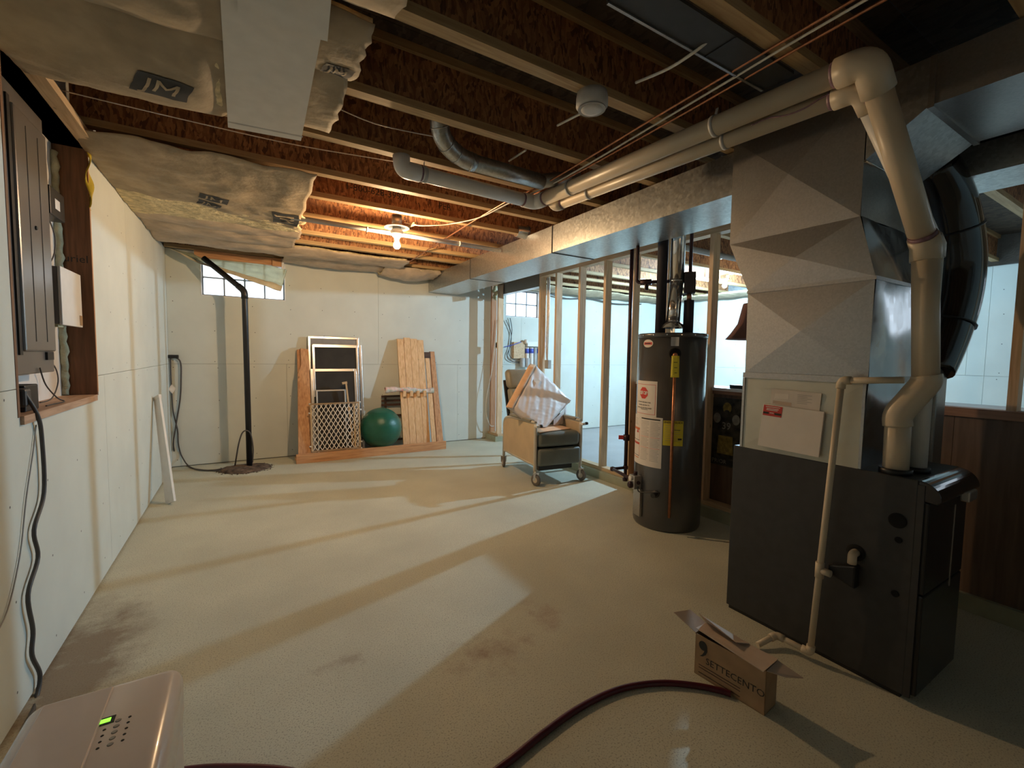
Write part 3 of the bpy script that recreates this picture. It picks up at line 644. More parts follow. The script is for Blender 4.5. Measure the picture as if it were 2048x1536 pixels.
# condensate drain
cp = thing('condensate_drain', 'thin cream drain pipe bent down the side of the furnace to the floor', 'pipe', (2.22, 0.966, 0.0))
c0 = Vector((2.235, 0.70, 1.316)); c1 = Vector((2.22, 0.908, 1.303)); c2_ = Vector((2.222, 0.966, 0.036))
c3 = onZ(1552, 1270, 0.05); c4_ = onZ(1515, 1290, 0.02)
RC = 0.0135
for A_, B_ in ((c0, c1), (c1, c2_), (c2_, c3), (c3, c4_)): G().tube([A_, B_], RC, 14).obj('pipe_run', 'pvc', cp)
for A_, B_, C_ in ((c0, c1, c2_), (c1, c2_, c3), (c2_, c3, c4_)):
    G().tube(fillet([B_+(A_-B_).normalized()*0.035, B_, B_+(C_-B_).normalized()*0.035], 0.02, 5), RC+0.0045, 14).obj('elbow', 'pvc', cp)
tq = c1.lerp(c2_, 0.682); G().tube([tq+Vector((0, 0, 0.035)), tq-Vector((0, 0, 0.035))], RC+0.0045, 14).tube([tq, tq+Vector((0, -0.045, 0))], RC+0.002, 12).obj('tee', 'pvc', cp)

# ================================================================== WATER HEATER
HA = Vector((3.047, 2.481, 0)); HR = 0.27; HZ = 1.585
def on_heater(px, py, r=HR):
    d = ray(px, py); ox, oy = CC.x-HA.x, CC.y-HA.y
    A_ = d.x*d.x+d.y*d.y; B_ = 2*(ox*d.x+oy*d.y); C_ = ox*ox+oy*oy-r*r; D_ = max(0, B_*B_-4*A_*C_)
    t = (-B_-math.sqrt(D_))/(2*A_); p = CC+d*t; return math.atan2(p.y-HA.y, p.x-HA.x) % (2*PI), p.z
wh_ = thing('water_heater', 'dark grey tank water heater with warning labels beside the furnace', 'water heater', (HA.x, HA.y, 0))
G().lathe([(HR-0.012, 0.0), (HR-0.004, 0.012), (HR, 0.03), (HR, HZ-0.02)], HA, seg=56).obj('tank_jacket', 'heater', wh_)
G().lathe([(HR+0.003, HZ-0.035), (HR+0.003, HZ-0.004), (HR-0.004, HZ), (0.02, HZ+0.012)], HA, seg=56).obj('top_cap', 'heater', wh_)
for k in range(16):
    a = 2*PI*k/16+0.15; p = HA+Vector((math.cos(a)*(HR+0.004), math.sin(a)*(HR+0.004), HZ-0.016)); G().lathe([(0.007, 0), (0.005, 0.004)], p, (math.cos(a), math.sin(a), 0), 8).obj('cap_screw', 'chrome', wh_)
def cyl_fn(th0, zc, lift): return lambda a, b: Vector((HA.x+math.cos(th0+a/HR)*(HR+lift), HA.y+math.sin(th0+a/HR)*(HR+lift), zc+b))
def patch(name, th0, zc, u0, u1, v0, v1, mat, parent, lift=0.0012):
    f = cyl_fn(th0, zc, lift); return G().grid(lambda u, v: f(u0+(u1-u0)*u, v0+(v1-v0)*v), max(2, int(abs(u1-u0)/0.015)), 1).obj(name, mat, parent)
def span(pxl, pxr, pyt, pyb):
    ym = (pyt+pyb)/2; a0, _ = on_heater(pxl, ym); a1, _ = on_heater(pxr, ym); xm = (pxl+pxr)/2
    return (a0+a1)/2, (on_heater(xm, pyt)[1]+on_heater(xm, pyb)[1])/2, abs(a1-a0)*HR, abs(on_heater(xm, pyt)[1]-on_heater(xm, pyb)[1])
th, zc, w, h = span(1275, 1314, 762, 834)
sl = patch('stop_label', th, zc, -w/2, w/2, -h/2, h/2, 'white_label', wh_)
for (u0, u1, v0, v1) in ((-w/2+.012, w/2-.012, h/2-.03, h/2-.027), (-w/2+.012, w/2-.012, -h/2+.022, -h/2+.025), (w/2-.015, w/2-.012, -h/2+.022, h/2-.027)): patch('red_border', th, zc, u0, u1, v0, v1, 'red', sl, 0.0018)
f = cyl_fn(th, zc, 0.002); oc = [(math.cos(PI/8+k*PI/4), math.sin(PI/8+k*PI/4)) for k in range(8)]
G().add([f(-0.01, h*0.16)]+[f(-0.01+x*0.05, h*0.16+y*0.05) for x, y in oc], [(0, k+1, (k+1) % 8+1) for k in range(8)]).obj('stop_octagon', 'red', sl)
f = cyl_fn(th, zc, 0.0028)
text('stop_lettering', 'STOP', lambda a, b: f(a-0.01, b+h*0.16), 0.038, 'ink_white', sl, bold=0.02)
for k, s in enumerate(('DO NOT RETURN THIS', 'WATER HEATER TO', 'THE PLACE OF PURCHASE')):
    text('warning_lettering', s, lambda a, b, k=k: f(a-0.008, b-h*0.10-k*0.023), 0.0145, 'ink', sl, bold=0.015)
patch('phone_line', th, zc, -0.04, 0.04, -h*0.31, -h*0.285, 'ink_grey', sl, 0.002)
th, zc, w, h = span(1268, 1324, 833, 933)
bl = patch('instruction_label', th, zc, -w/2, w/2, -h/2, h/2, 'white_label', wh_)
for k, (v0, v1) in enumerate(((-h*.02, h*.24), (-h*.34, -h*.06))):
    u0, u1 = -w/2+0.008, -w*0.10
    for q in ((u0, u1, v1-.004, v1), (u0, u1, v0, v0+.004), (u0, u0+.003, v0, v1), (u1-.003, u1, v0, v1)): patch('warning_frame', th, zc, *q, 'ink' if q[3] != v1 else 'orange', bl, 0.0018)
    patch('warning_bar', th, zc, u0+.004, u1-.004, v1-.018, v1-.005, 'orange' if k == 0 else 'red', bl, 0.002)
f = cyl_fn(th, zc, 0.0022)
for fl_ in ([(-.075, .10), (-.065, .13), (-.06, .105), (-.05, .145), (-.042, .11), (-.035, .10)],): G().add([f(x-0.015, y-0.045) for x, y in fl_], [tuple(range(6))]).obj('flame_symbol', 'red', bl)
patch('warning_bar', th, zc, -w/2+.008, -w*.12, -h*.385, -h*.37, 'orange', bl, 0.0018)
for c, (u0, u1) in enumerate(((-w*.05, w*.19), (w*.22, w*.45))):
    for k in range(26):
        v = h*0.40-k*h*0.031
        if k in (10, 17): patch('red_rule', th, zc, u0, u1, v-.0012, v+.0012, 'red', bl, 0.0018)
        else: patch('print_line', th, zc, u0, u1-random.random()*0.02, v-.0016, v+.0016, 'ink_grey', bl, 0.0018)
patch('title_bar', th, zc, -w*.05, w*.45, h*.44, h*.465, 'ink', bl, 0.0018)
for k in range(5): patch('print_line', th, zc, -w*.42, -w*.15-random.random()*0.02, h*.30+k*.012, h*.30+k*.012+.003, 'ink_grey', bl, 0.0018)
th, zc, w, h = span(1326, 1366, 842, 892)
yl = patch('energy_label', th, zc, -w/2, w/2, -h/2, h/2, 'yellow_label', wh_)
f = cyl_fn(th, zc, 0.002)
text('energy_lettering', 'ENERGYGUIDE', lambda a, b: f(a, b+h*.43), 0.021, 'ink', yl, bold=0.02)
text('energy_lettering', 'Energy', lambda a, b: f(a+0.03, b+h*.14), 0.016, 'ink', yl)
for k in range(8): patch('print_line', th, zc, -w*.4, w*(.1+.3*random.random()), h*.30-k*h*.085, h*.30-k*h*.085+.002, 'ink_grey', yl, 0.0018)
patch('price_block', th, zc, w*.24, w*.44, -h*.26, -h*.19, 'ink', yl, 0.002)
th, zc, w, h = span(1342, 1358, 674, 692); rp = patch('rating_plate', th, zc, -w/2, w/2, -h/2, h/2, 'alu', wh_)
for k in range(6): patch('print_line', th, zc, -w*.4, w*.4, h*.35-k*h*.13, h*.35-k*h*.13+.002, 'ink_grey', rp, 0.0018)
th, zc = on_heater(1296, 687); f = cyl_fn(th, zc, 0.0016)
G().add([f(0, 0)]+[f(math.cos(a*PI/10)*0.052, math.sin(a*PI/10)*0.032) for a in range(20)], [(0, k+1, (k+1) % 20+1) for k in range(20)]).obj('oval_badge', 'paper', wh_)
bb = patch('badge_band', th, zc, -0.042, 0.042, -0.010, 0.010, 'red', wh_, 0.0022); patch('badge_stripe', th, zc, -0.028, 0.028, -0.004, 0.004, 'ink', bb, 0.0028)
th, zc = on_heater(1350, 707); dv = Vector((math.cos(th), math.sin(th), 0)); pv = HA+dv*HR+Vector((0, 0, zc))
G().lathe([(0.045, -0.002), (0.045, 0.002), (0.036, 0.004)], pv, dv, 24).obj('valve_opening', 'blackhole', wh_)
G().lathe([(0.018, 0), (0.018, 0.035), (0.012, 0.045)], pv-Vector((0, 0, 0.012)), dv, 14).obj('relief_valve', 'copper', wh_)
q0 = pv+dv*0.035-Vector((0, 0, 0.02)); q1 = HA+dv*(HR+0.028); q1.z = on_heater(1337, 1033)[1]
G().tube([q0, q1], 0.0115, 12).obj('discharge_pipe', 'copper', wh_)
tn = dv.cross(Vector((0, 0, 1)))
q2 = pv+dv*0.052-Vector((0, 0, 0.018))
G().grid(lambda u, v: q2+tn*((u-0.5)*(0.055+0.006*v))+Vector((0, 0, -v*0.165))+dv*(0.004*math.sin(v*7)), 3, 8, thick=dv*0.001).obj('yellow_tag', 'yellow_label', wh_)
for k in range(3): G().bar(q2+dv*0.006-tn*0.015-Vector((0, 0, .05+k*.04)), q2+dv*0.006+tn*(0.012-.004*k)-Vector((0, 0, .05+k*.04)), 0.001, 0.004).obj('tag_print', 'ink', wh_)
# gas valve, burner cover, drain
th, zc = on_heater(1278, 962); dv = Vector((math.cos(th), math.sin(th), 0)); tn = dv.cross(Vector((0, 0, 1)))
def obox(c, a, b, e, ha, hb, he):
    g = G(); L_ = [c-a*ha-b*hb-e*he, c+a*ha-b*hb-e*he, c+a*ha+b*hb-e*he, c-a*ha+b*hb-e*he]; return g.hexa(L_, [p+e*2*he for p in L_])
ez = Vector((0, 0, 1)); vc0 = HA+dv*(HR+0.035)+ez*zc
vb0 = obox(vc0, tn, dv, ez, 0.04, 0.036, 0.055).obj('gas_valve', 'alu', wh_, bevel=0.004)
G().lathe([(0.028, 0), (0.028, 0.02), (0.018, 0.028)], vc0+dv*0.036-ez*0.025, dv, 16).obj('valve_knob', 'pipe_dark', vb0)
G().lathe([(0.016, 0), (0.016, 0.03)], vc0+ez*0.054, ez, 12).obj('valve_fitting', 'pipe_dark', vb0)
G().lathe([(0.02, 0), (0.02, 0.018)], vc0+ez*0.03+dv*0.036, dv, 12).obj('valve_dial', 'ink_white', vb0)
obox(HA+dv*(HR+0.008)+ez*(zc-0.17), tn, dv, ez, 0.05, 0.012, 0.115).obj('burner_cover', 'galv_dark', wh_, bevel=0.003)
th2, z2 = on_heater(1311, 988); dv2 = Vector((math.cos(th2), math.sin(th2), 0)); p2 = HA+dv2*HR+ez*z2
G().lathe([(0.03, 0), (0.03, 0.006), (0.014, 0.008), (0.014, 0.045), (0.019, 0.046), (0.019, 0.06)], p2, dv2, 16).obj('drain_valve', 'furnace', wh_)
G().tube(smooth_path([vc0-ez*0.03+tn*-0.045, vc0-ez*0.07+tn*-0.07, p2+dv2*0.012+ez*0.03-tn*0.05, p2+dv2*0.008-ez*0.02], 5), 0.005, 8).obj('pilot_tube', 'black', wh_)
# flue and water pipes above the heater
vp = thing('heater_vent', 'shiny metal vent pipe rising from the water heater', 'vent pipe', (HA.x, HA.y, HZ+0.01))
G().lathe([(0.095, 0.05), (0.085, 0.075), (0.058, 0.10)], HA+ez*HZ, seg=28, caps=False).obj('draft_hood', 'chrome', vp)
for k in range(4):
    a = PI/4+k*PI/2; p = HA+Vector((math.cos(a)*0.085, math.sin(a)*0.085, HZ+0.008)); G().bar(p, p+ez*0.05, 0.02, 0.003).obj('hood_leg', 'galv', vp)
v0 = HA+ez*(HZ+0.095); v1 = HA+Vector((0.015, -0.01, 2.02)); v2 = HA+Vector((0.018, -0.01, 2.86))
G().tube([v0, v0.lerp(v1, 0.3), v1], [0.057, 0.054, 0.054], 28).obj('vent_section', 'chrome', vp); G().tube([v1-ez*0.02, v2], 0.057, 28).obj('vent_section', 'chrome', vp)
ring(v1, ez, 0.0605, 0.012, 'vent_joint', 'galv_shiny', vp)
pn = Vector((0.775, 0.631, 0)).cross(ez)   # sideways as seen from the room
cw = thing('cold_water_pipe', 'black foam insulated pipe left of the heater vent', 'pipe', HA+pn*-0.1+ez*HZ)
pA = HA-pn*0.098
G().tube([pA+ez*(HZ+0.006), pA+ez*2.86], 0.042, 16).obj('insulated_run', 'foam_black', cw)
hw = thing('hot_water_pipe', 'dark pipe with a square shut-off block right of the heater vent', 'pipe', HA+pn*0.115+ez*HZ)
pB = HA+pn*0.118
G().tube([pB+ez*(HZ+0.006), pB+ez*1.86], 0.040, 16).obj('insulated_run', 'foam_black', hw)
obox(pB+ez*2.0, pn, Vector((0.775, 0.631, 0)), ez, 0.044, 0.044, 0.085).obj('valve_block', 'foam_black', hw, bevel=0.006)
G().tube([pB+ez*1.855, pB+ez*1.92], 0.02, 12).obj('nipple', 'copper', hw); G().tube([pB+ez*2.08, pB+ez*2.86], 0.014, 12).obj('riser', 'pipe_dark', hw)
xl = HA-pn*0.30
G().tube(fillet([pB+ez*2.02, xl+ez*2.02, xl+ez*2.86], 0.03, 4), 0.014, 12).obj('branch_line', 'pipe_dark', hw)
G().tube([xl+ez*2.02+pn*0.03, xl+ez*2.02+pn*0.12], 0.024, 12).obj('branch_valve', 'pipe_dark', hw)
G().box(tuple(xl+pn*0.08+ez*1.955-Vector((.02, .004, 0))), tuple(xl+pn*0.08+ez*2.0+Vector((.02, .004, 0)))).obj('valve_handle', 'pipe_dark', hw)
gp = thing('gas_pipe', 'tall thin black gas pipe with a drip leg left of the heater', 'pipe', (3.36, 3.3, 0.2))
ga = onX(1262, 500, 3.36); gb = onX(1251, 935, 3.36); ga = Vector((gb.x, gb.y+0.0, 2.86)); gx = onX(1262, 520, 3.36); ga.y = gx.y-0.01
G().tube([ga, gb], 0.019, 14).obj('riser', 'pipe_dark', gp)
G().tube([gb+ez*0.01, gb-ez*0.13], 0.017, 12).obj('drip_leg', 'pipe_dark', gp); G().lathe([(0.026, 0), (0.026, 0.03)], gb-ez*0.14, ez, 12).obj('drip_cap', 'pipe_dark', gp)
u3 = ga.lerp(gb, 0.88); G().lathe([(0.032, -0.03), (0.032, 0.03)], u3, ez, 8).obj('union', 'pipe_dark', gp)
G().bar(u3+Vector((-.02, 0.02, 0)), u3+Vector((-.06, 0.05, 0)), 0.018, 0.04).obj('cock_handle', 'red', gp)
gc = gb+Vector((-0.16, 0.02, 0.0))
G().tube(fillet([gb, gc, vc0-tn*-0.0+dv*0.0+tn*-0.05], 0.03, 4), 0.015, 12).obj('lateral', 'pipe_dark', gp)
for p in (gb, gc): G().lathe([(0.0, -0.026), (0.024, -0.018), (0.026, 0.0), (0.024, 0.018), (0.0, 0.026)], p, ez, 12).obj('fitting', 'pipe_dark', gp)

# ================================================================== CEILING THINGS
def nz(x, y, s, k=0.0): return noise.noise(Vector((x*s, y*s, k)))
def batt(label, x0, x1, y0, y1, z, sag, thick=0.022, seed=1.0, mat='kraft', ragged=0.02, drop=None, logos=(), wool=True, group=None, name='insulation_batt', skew=0.0, shelf=None, flare=0.0):
    """kraft faced fibreglass batt hanging between/below the joists: paper facing + wool core"""
    t = thing(name, label, 'insulation', ((x0+x1)/2, (y0+y1)/2, z), group=group or 'insulation batts tucked under the joists')
    def fn(u, v):
        y = y0+(y1-y0)*v+ragged*nz(u*6+seed, v*2, 1.0, seed)+skew*u+flare*u*v
        x = x0+(x1-x0)*u+(ragged*nz(v*7, u*2, 1.0, seed+5) if u > 0.02 else 0)
        zz = z-sag*math.sin(PI*v)**0.7*(0.55+0.45*math.sin(PI*min(1, u*1.0+0.05)))
        zz += 0.013*nz(x, y, 5.0, seed)+0.008*nz(x, y*2.2, 11.0, seed+2)+0.004*abs(nz(x*0.8, y, 28.0, seed+3))
        if drop: zz -= drop(u, v)
        if shelf:
            k_ = max(0.0, min(1.0, (min(x-shelf[0], shelf[1]-x)+0.06)/0.06)); zz = zz*(1-k_)+max(zz, shelf[2])*k_
        return Vector((x, y, zz))
    nu = max(8, int((x1-x0)/0.025)); nv = max(8, int((y1-y0)/0.025))
    G().grid(fn, nu, nv, thick=(0, 0, 0.003)).obj('paper_facing', mat, t)
    if wool:
        def fw(u, v):
            p = fn(0.006+u*0.985, 0.02+v*0.95); return Vector((p.x+0.012*nz(p.y*9, p.z, 3, seed), p.y, p.z+0.006))
        G().grid(fw, nu//2, nv//2, thick=(0, 0, thick)).obj('wool_core', 'glass_wool', t)
    for (u, v, s, a) in logos:
        c = fn(u, v)
        ca, sa = math.cos(a), math.sin(a)
        def lf(lift):
            def g_(p, q):
                X_, Y_ = p*ca-q*sa, p*sa+q*ca
                uu = min(1, max(0, u+X_/(x1-x0))); vv = min(1, max(0, v+Y_/(y1-y0))); r = fn(uu, vv); return Vector((r.x, r.y, r.z-lift))
            return g_
        l1 = lf(0.0035); G().grid(lambda p, q: l1((p-0.5)*s*1.25, (q-0.5)*s), 8, 6).obj('printed_mark', 'ink', t)
        l2 = lf(0.006); text('printed_lettering', 'JM', lambda p, q: l2(p, -q), s*0.80, 'kraft', t, bold=0.0, cuts=3)
    return t
up = lambda u0: (lambda u, v: 0)
batt('brown paper faced batt hanging over the grey sheet, joist bay towards the camera', XL+0.005, 0.42, 1.66, 2.06, 2.548, 0.07, seed=1.3, logos=[(0.93, 0.75, 0.09, 0.2)], group=None, drop=lambda u, v: 0.0 if u < 0.6 else 0, shelf=(-0.07, 0.34, 2.509))
batt('brown paper faced batt hanging over the grey sheet, bay nearer the window', XL+0.005, 0.405, 2.07, 2.70, 2.545, 0.075, seed=2.7, logos=[(0.42, 0.55, 0.15, 0.25)], drop=lambda u, v: 0.02*(u < 0.6)*v, skew=-0.12, shelf=(-0.07, 0.34, 2.509))
batt('brown paper faced batt in the joist bay right over the camera', XL+0.005, 0.47, 1.10, 1.60, 2.540, 0.06, seed=4.1, shelf=(-0.07, 0.34, 2.509))
batt('wide loose paper facing with two dark printed marks peeling below the joists', XL+0.005, 0.43, 3.20, 4.18, 2.535, 0.045, seed=6.2, wool=False, flare=0.40,
     logos=[(0.50, 0.62, 0.14, 0.2), (0.46, 0.80, 0.11, 0.2), (0.91, 0.78, 0.20, 1.45)], drop=lambda u, v: 0.02*v*v+0.05*max(0, u-0.8)*v)
batt('bare yellow fibreglass showing beside the peeling paper facing', XL+0.005, 0.46, 4.10, 4.76, 2.520, 0.02, thick=0.03, seed=7.7, mat='glass_wool', wool=False, ragged=0.05)
batt('narrow paper faced batt beyond the bare fibreglass', XL+0.005, 0.50, 4.70, 5.10, 2.545, 0.05, seed=9.1, mat='kraft_pink', group=None)
batt('paper faced batt two bays from the far wall', XL+0.005, 0.48, 5.02, 5.55, 2.550, 0.065, seed=10.4, mat='kraft_pink')
batt('paper faced batt along the bay before the window header', XL+0.005, 1.80, 5.50, 5.98, 2.542, 0.055, seed=11.6, mat='kraft_pink')
batt('paper faced batt packed against the top of the far wall', 0.44, 1.78, 6.03, 6.46, 2.540, 0.05, seed=12.9, mat='kraft_pink')
batt('crumpled cream batt bulging down by the end of the supply duct', 1.62, 2.40, 5.94, 6.42, 2.545, 0.13, seed=14.2, mat='kraft_pink', ragged=0.05)
batt('drooping grey batt along the top of the side room far wall', 3.75, 7.4, 6.05, 6.46, 2.540, 0.06, seed=15.8, ragged=0.05)
batt('drooping grey batt along the top of the side room right wall', 7.0, 7.5, 1.9, 6.0, 2.535, 0.09, seed=17.2, ragged=0.05)
# hanging flap over window 1
wn = thing('plastic_flap', 'torn translucent plastic and batt hanging across the glass block window', 'plastic sheet', (0.0, 6.38, 2.3))
tops = [onY(*p, 6.44) for p in ((345, 496), (400, 512), (480, 522), (545, 532), (574, 540))]
bots = [onY(*p, 6.34) for p in ((338, 497), (400, 528), (462, 548), (520, 568), (562, 582))]
def spl(P, t):
    q = t*(len(P)-1); i = min(int(q), len(P)-2); return P[i].lerp(P[i+1], q-i)
def flap(u, v):
    p = spl(tops, u).lerp(spl(bots, u), v); p.y += 0.02*nz(u*5, v*5, 1, 3); p.z += 0.012*nz(u*8, v*3, 1, 9); return p
G().grid(flap, 40, 14, thick=(0, 0.004, 0)).obj('film', 'poly', wn)
G().grid(lambda u, v: flap(u, 0.78+0.24*v)+Vector((0, -0.006, 0)), 40, 4, thick=(0, -0.018, 0)).obj('torn_edge', 'poly_edge', wn)
hd = thing('window_header', 'short orange timber header over the glass block window', 'board', (0.0, 6.43, 2.47))
h0 = onY(390, 503, 6.44); h1 = onY(545, 524, 6.44)
G().box((-0.47, 6.425, 2.478), (0.33, 6.465, 2.566)).obj('board', 'lumber_x', hd); G().box((0.332, 6.405, 2.470), (0.435, 6.465, 2.566)).obj('end_block', 'lumber_x', hd)
G().box((0.437, 6.40, 2.44), (0.462, 6.46, 2.566)).obj('white_stop', 'white_paint', hd)

cs = thing('ceiling_sheet', 'scrap of grey drywall screwed up under the joists', 'drywall', (0.12, 2.0, 2.51))
def pz(px, py, z): p = onZ(px, py, z); return Vector((p.x, p.y, z))
q = [pz(*p, 2.492) for p in ((437, -60), (668, -60), (602, 282), (456, 255))]; ez = Vector((0, 0, 1))
G().hexa(q, [p+ez*0.012 for p in q]).obj('sheet', 'card_grey', cs)
q = [pz(*p, 2.480) for p in ((470, -60), (668, -60), (655, 83), (477, 36))]
G().hexa(q, [p+ez*0.011 for p in q]).obj('second_sheet', 'card_grey', cs)
q = [pz(*p, 2.4915) for p in ((456, 243), (606, 273), (605, 275), (456, 245))]
G().hexa(q, [p+ez*0.0005 for p in q]).obj('crease', 'ink_grey', cs)

# bulb fixture in the main room
BP = Vector((1.212, 4.06, 2.372))
lf_ = thing('bare_bulb_fixture', 'lit bare bulb in a porcelain holder under a round metal plate', 'light', (BP.x, BP.y, 2.56))
G().lathe([(0.045, 0.0), (0.045, 0.09)], (BP.x, BP.y, 2.545), seg=18).obj('junction_box', 'galv_dark', lf_)
G().lathe([(0.112, 0.0), (0.105, 0.010), (0.05, 0.018), (0.03, 0.02)], (BP.x, BP.y, 2.525), seg=30).obj('round_plate', 'galv_shiny', lf_)
G().lathe([(0.020, -0.02), (0.024, 0.0), (0.046, 0.02), (0.056, 0.045), (0.056, 0.060), (0.03, 0.095)], (BP.x, BP.y, 2.436), seg=24).obj('lamp_holder', 'ceramic', lf_)
def bulb(pos, spec, parent, name):
    m = emit(name, spec[0], spec[1])
    G().lathe([(0.0, -0.034), (0.016, -0.031), (0.027, -0.020), (0.031, -0.004), (0.028, 0.012), (0.018, 0.032), (0.014, 0.046)], pos, seg=20).obj('bulb', m, parent)
    G().lathe([(0.0135, 0.044), (0.0135, 0.066)], pos, seg=14).obj('bulb_cap', 'alu', parent)
bulb(BP, WARM_BULB, lf_, 'warm_bulb_glow')
G().bar((BP.x+0.14, BP.y-0.10, 2.565), (BP.x+0.06, BP.y+0.12, 2.545), 0.025, 0.02).obj('mounting_strip', 'flange', lf_)
# bulb fixture in the side room
BQ = Vector((6.03, 4.02, 2.455))
lg = thing('side_room_bulb', 'bright white bare bulb on the side room ceiling', 'light', (BQ.x, BQ.y, 2.565))
G().lathe([(0.02, -0.005), (0.05, 0.02), (0.055, 0.045)], (BQ.x, BQ.y, 2.52), seg=20).obj('lamp_holder', 'ceramic', lg); G().box((BQ.x-0.045, BQ.y-0.045, 2.562), (BQ.x+0.045, BQ.y+0.045, 2.60)).obj('junction_box', 'galv', lg); G().box((BQ.x-0.01, 3.72, 2.60), (BQ.x+0.01, 4.40, 2.612)).obj('hanger_bar', 'galv', lg)
bulb(BQ, COOL_BULB, lg, 'cool_bulb_glow')

sm = thing('smoke_detector', 'round off-white smoke detector under a joist', 'smoke detector', (1.37, 1.605, 2.565))
G().lathe([(0.055, 0.0), (0.071, 0.012), (0.071, 0.045), (0.067, 0.068)], (1.365, 1.60, 2.502), seg=32).obj('housing', 'smoke', sm)
G().lathe([(0.03, -0.008), (0.046, -0.006), (0.05, 0.0)], (1.365, 1.60, 2.502), seg=28).obj('cover', 'smoke', sm)
G().lathe([(0.062, 0.0), (0.062, 0.004)], (1.365, 1.60, 2.4985), seg=28).obj('vent_gap', 'ink_grey', sm)

rp_ = thing('round_duct', 'narrow round galvanised branch duct with an elbow between joists', 'duct', (1.4, 2.49, 2.53))
pth = fillet([(0.93, 2.33, 2.80), (0.95, 2.40, 2.60), (1.12, 2.49, 2.548), (1.32, 2.50, 2.548)], 0.12, 7)
G().tube(pth[:-1], 0.052, 20).obj('elbow', 'galv', rp_)
for i in (3, 7, 11, 15):
    if i < len(pth)-1: ring(pth[i], pth[i+1]-pth[i], 0.0545, 0.006, 'elbow_seam', 'galv_dark', rp_)
G().tube([(1.17, 2.495, 2.548), (1.735, 2.519, 2.552)], 0.048, 20).obj('straight_run', 'galv', rp_); ring((1.19, 2.496, 2.548), (1, 0, 0), 0.055, 0.014, 'draw_band', 'galv_shiny', rp_)
G().tube([(1.72, 2.518, 2.552), (2.02, 2.50, 2.64)], 0.045, 18).obj('tail_run', 'galv_dark', rp_)
gy = thing('grey_conduit', 'grey plastic conduit crossing below the lit joists', 'pipe', (1.3, 4.22, 2.5))
G().tube([(0.36, 4.195, 2.512), (2.38, 4.225, 2.512)], 0.021, 14).obj('conduit', 'pvc_grey', gy)
for x in (0.98, 1.9): ring((x, 4.205, 2.512), (1, 0, 0), 0.0245, 0.012, 'coupling', 'pvc_grey', gy)
bx_ = thing('ceiling_pan', 'dull metal panning nailed across joists near the furnace', 'sheet metal', (1.7, 1.2, 2.56))
G().box((1.05, 1.035, 2.556), (1.95, 1.165, 2.568)).obj('pan', 'furnace', bx_); G().box((1.05, 1.160, 2.550), (1.95, 1.170, 2.568)).obj('pan_lip', 'galv_dark', bx_)
G().box((1.55, 1.035, 2.552), (1.556, 1.17, 2.5565)).obj('pan_seam', 'black', bx_)
def cable(name, label, P, r, mat, cat='cable', n=5, seg=8, group=None):
    o = G().tube(smooth_path(P, n), r, seg).obj(name, mat); tag(o, label, cat, group or name.replace('_', ' ')+'s'); return o
z_ = 2.557
cable('copper_tube', 'copper tube running below the joists left of the white cable', [(1.69, -0.6, z_), (1.715, 0.72, z_), (1.74, 1.6, z_), (1.77, 2.55, z_-0.004), (1.735, 3.0, z_), (1.76, 4.2, z_-0.005), (1.83, 5.7, z_), (1.84, 5.92, 2.558)], 0.006, 'copper', 'pipe')
cable('copper_tube', 'darker copper tube running below the joists right of the white cable', [(1.80, -0.6, z_), (1.80, 0.72, z_), (1.83, 1.6, z_), (1.84, 2.5, z_), (1.80, 3.02, z_+0.002)], 0.006, 'copper', 'pipe')
cable('white_cable', 'white sheathed cable stapled along between the copper tubes', [(1.735, -0.6, 2.556), (1.745, 0.72, 2.554), (1.77, 1.3, 2.553), (1.805, 2.4, 2.545), (1.765, 2.95, 2.552), (1.72, 3.4, 2.54), (1.62, 3.75, 2.556), (1.50, 3.86, 2.548), (1.38, 3.96, 2.552), (1.27, 4.03, 2.575)], 0.005, 'cord_white')
cable('white_cable', 'short white cable sagging across the bay by the smoke detector', [onZ(1272, 165, 2.60), onZ(1335, 138, 2.552), onZ(1390, 103, 2.548), onZ(1430, 70, 2.575)], 0.006, 'cord_white')
cable('white_cable', 'white cable end running from the smoke detector into a joist bay', [onZ(1172, 222, 2.565), onZ(1140, 238, 2.60), onZ(1115, 251, 2.64)], 0.006, 'cord_white')
cable('white_cable', 'white cable stub hanging in the bay by the round duct', [onZ(1052, 300, 2.60), onZ(1035, 311, 2.62), onZ(1018, 322, 2.64)], 0.006, 'cord_white')
cable('thin_wire', 'thin wire sagging between joists above the far batts', [(-0.7, 2.90, 2.575), (-0.2, 2.86, 2.555), (0.3, 2.84, 2.552), (0.85, 2.80, 2.575)], 0.003, 'foil', 'wire')
cable('thin_wire', 'thin wire strung from the grey sheet to the round duct', [(0.33, 2.33, 2.575), (0.6, 2.38, 2.56), (0.95, 2.42, 2.60)], 0.003, 'foil', 'wire')

# ================================================================== LEFT NICHE CONTENT
bp = thing('breaker_panel', 'tall grey steel breaker panel in the wall niche', 'breaker panel', (-0.84, 2.84, 1.28))
bx = G().box((-0.884, 2.60, 1.285), (-0.815, 3.05, 2.47)).obj('enclosure', 'steel_grey', bp, bevel=0.004)
G().box((-0.818, 2.585, 1.275), (-0.805, 3.062, 2.48)).obj('cover_plate', 'steel_grey', bp, bevel=0.005)
G().box((-0.806, 2.69, 1.375), (-0.790, 3.045, 2.40)).obj('door', 'steel_grey', bp, bevel=0.008)
G().box((-0.806, 2.655, 1.36), (-0.7985, 2.684, 2.42)).obj('hinge_gap', 'black', bp)
for y in (2.80, 2.93): G().box((-0.7905, y, 1.42), (-0.7885, y+0.004, 2.35)).obj('door_rib', 'furnace', bp)
G().lathe([(0.010, 0), (0.008, 0.006)], (-0.79, 2.86, 1.93), (1, 0, 0), 12).obj('door_latch', 'furnace', bp)
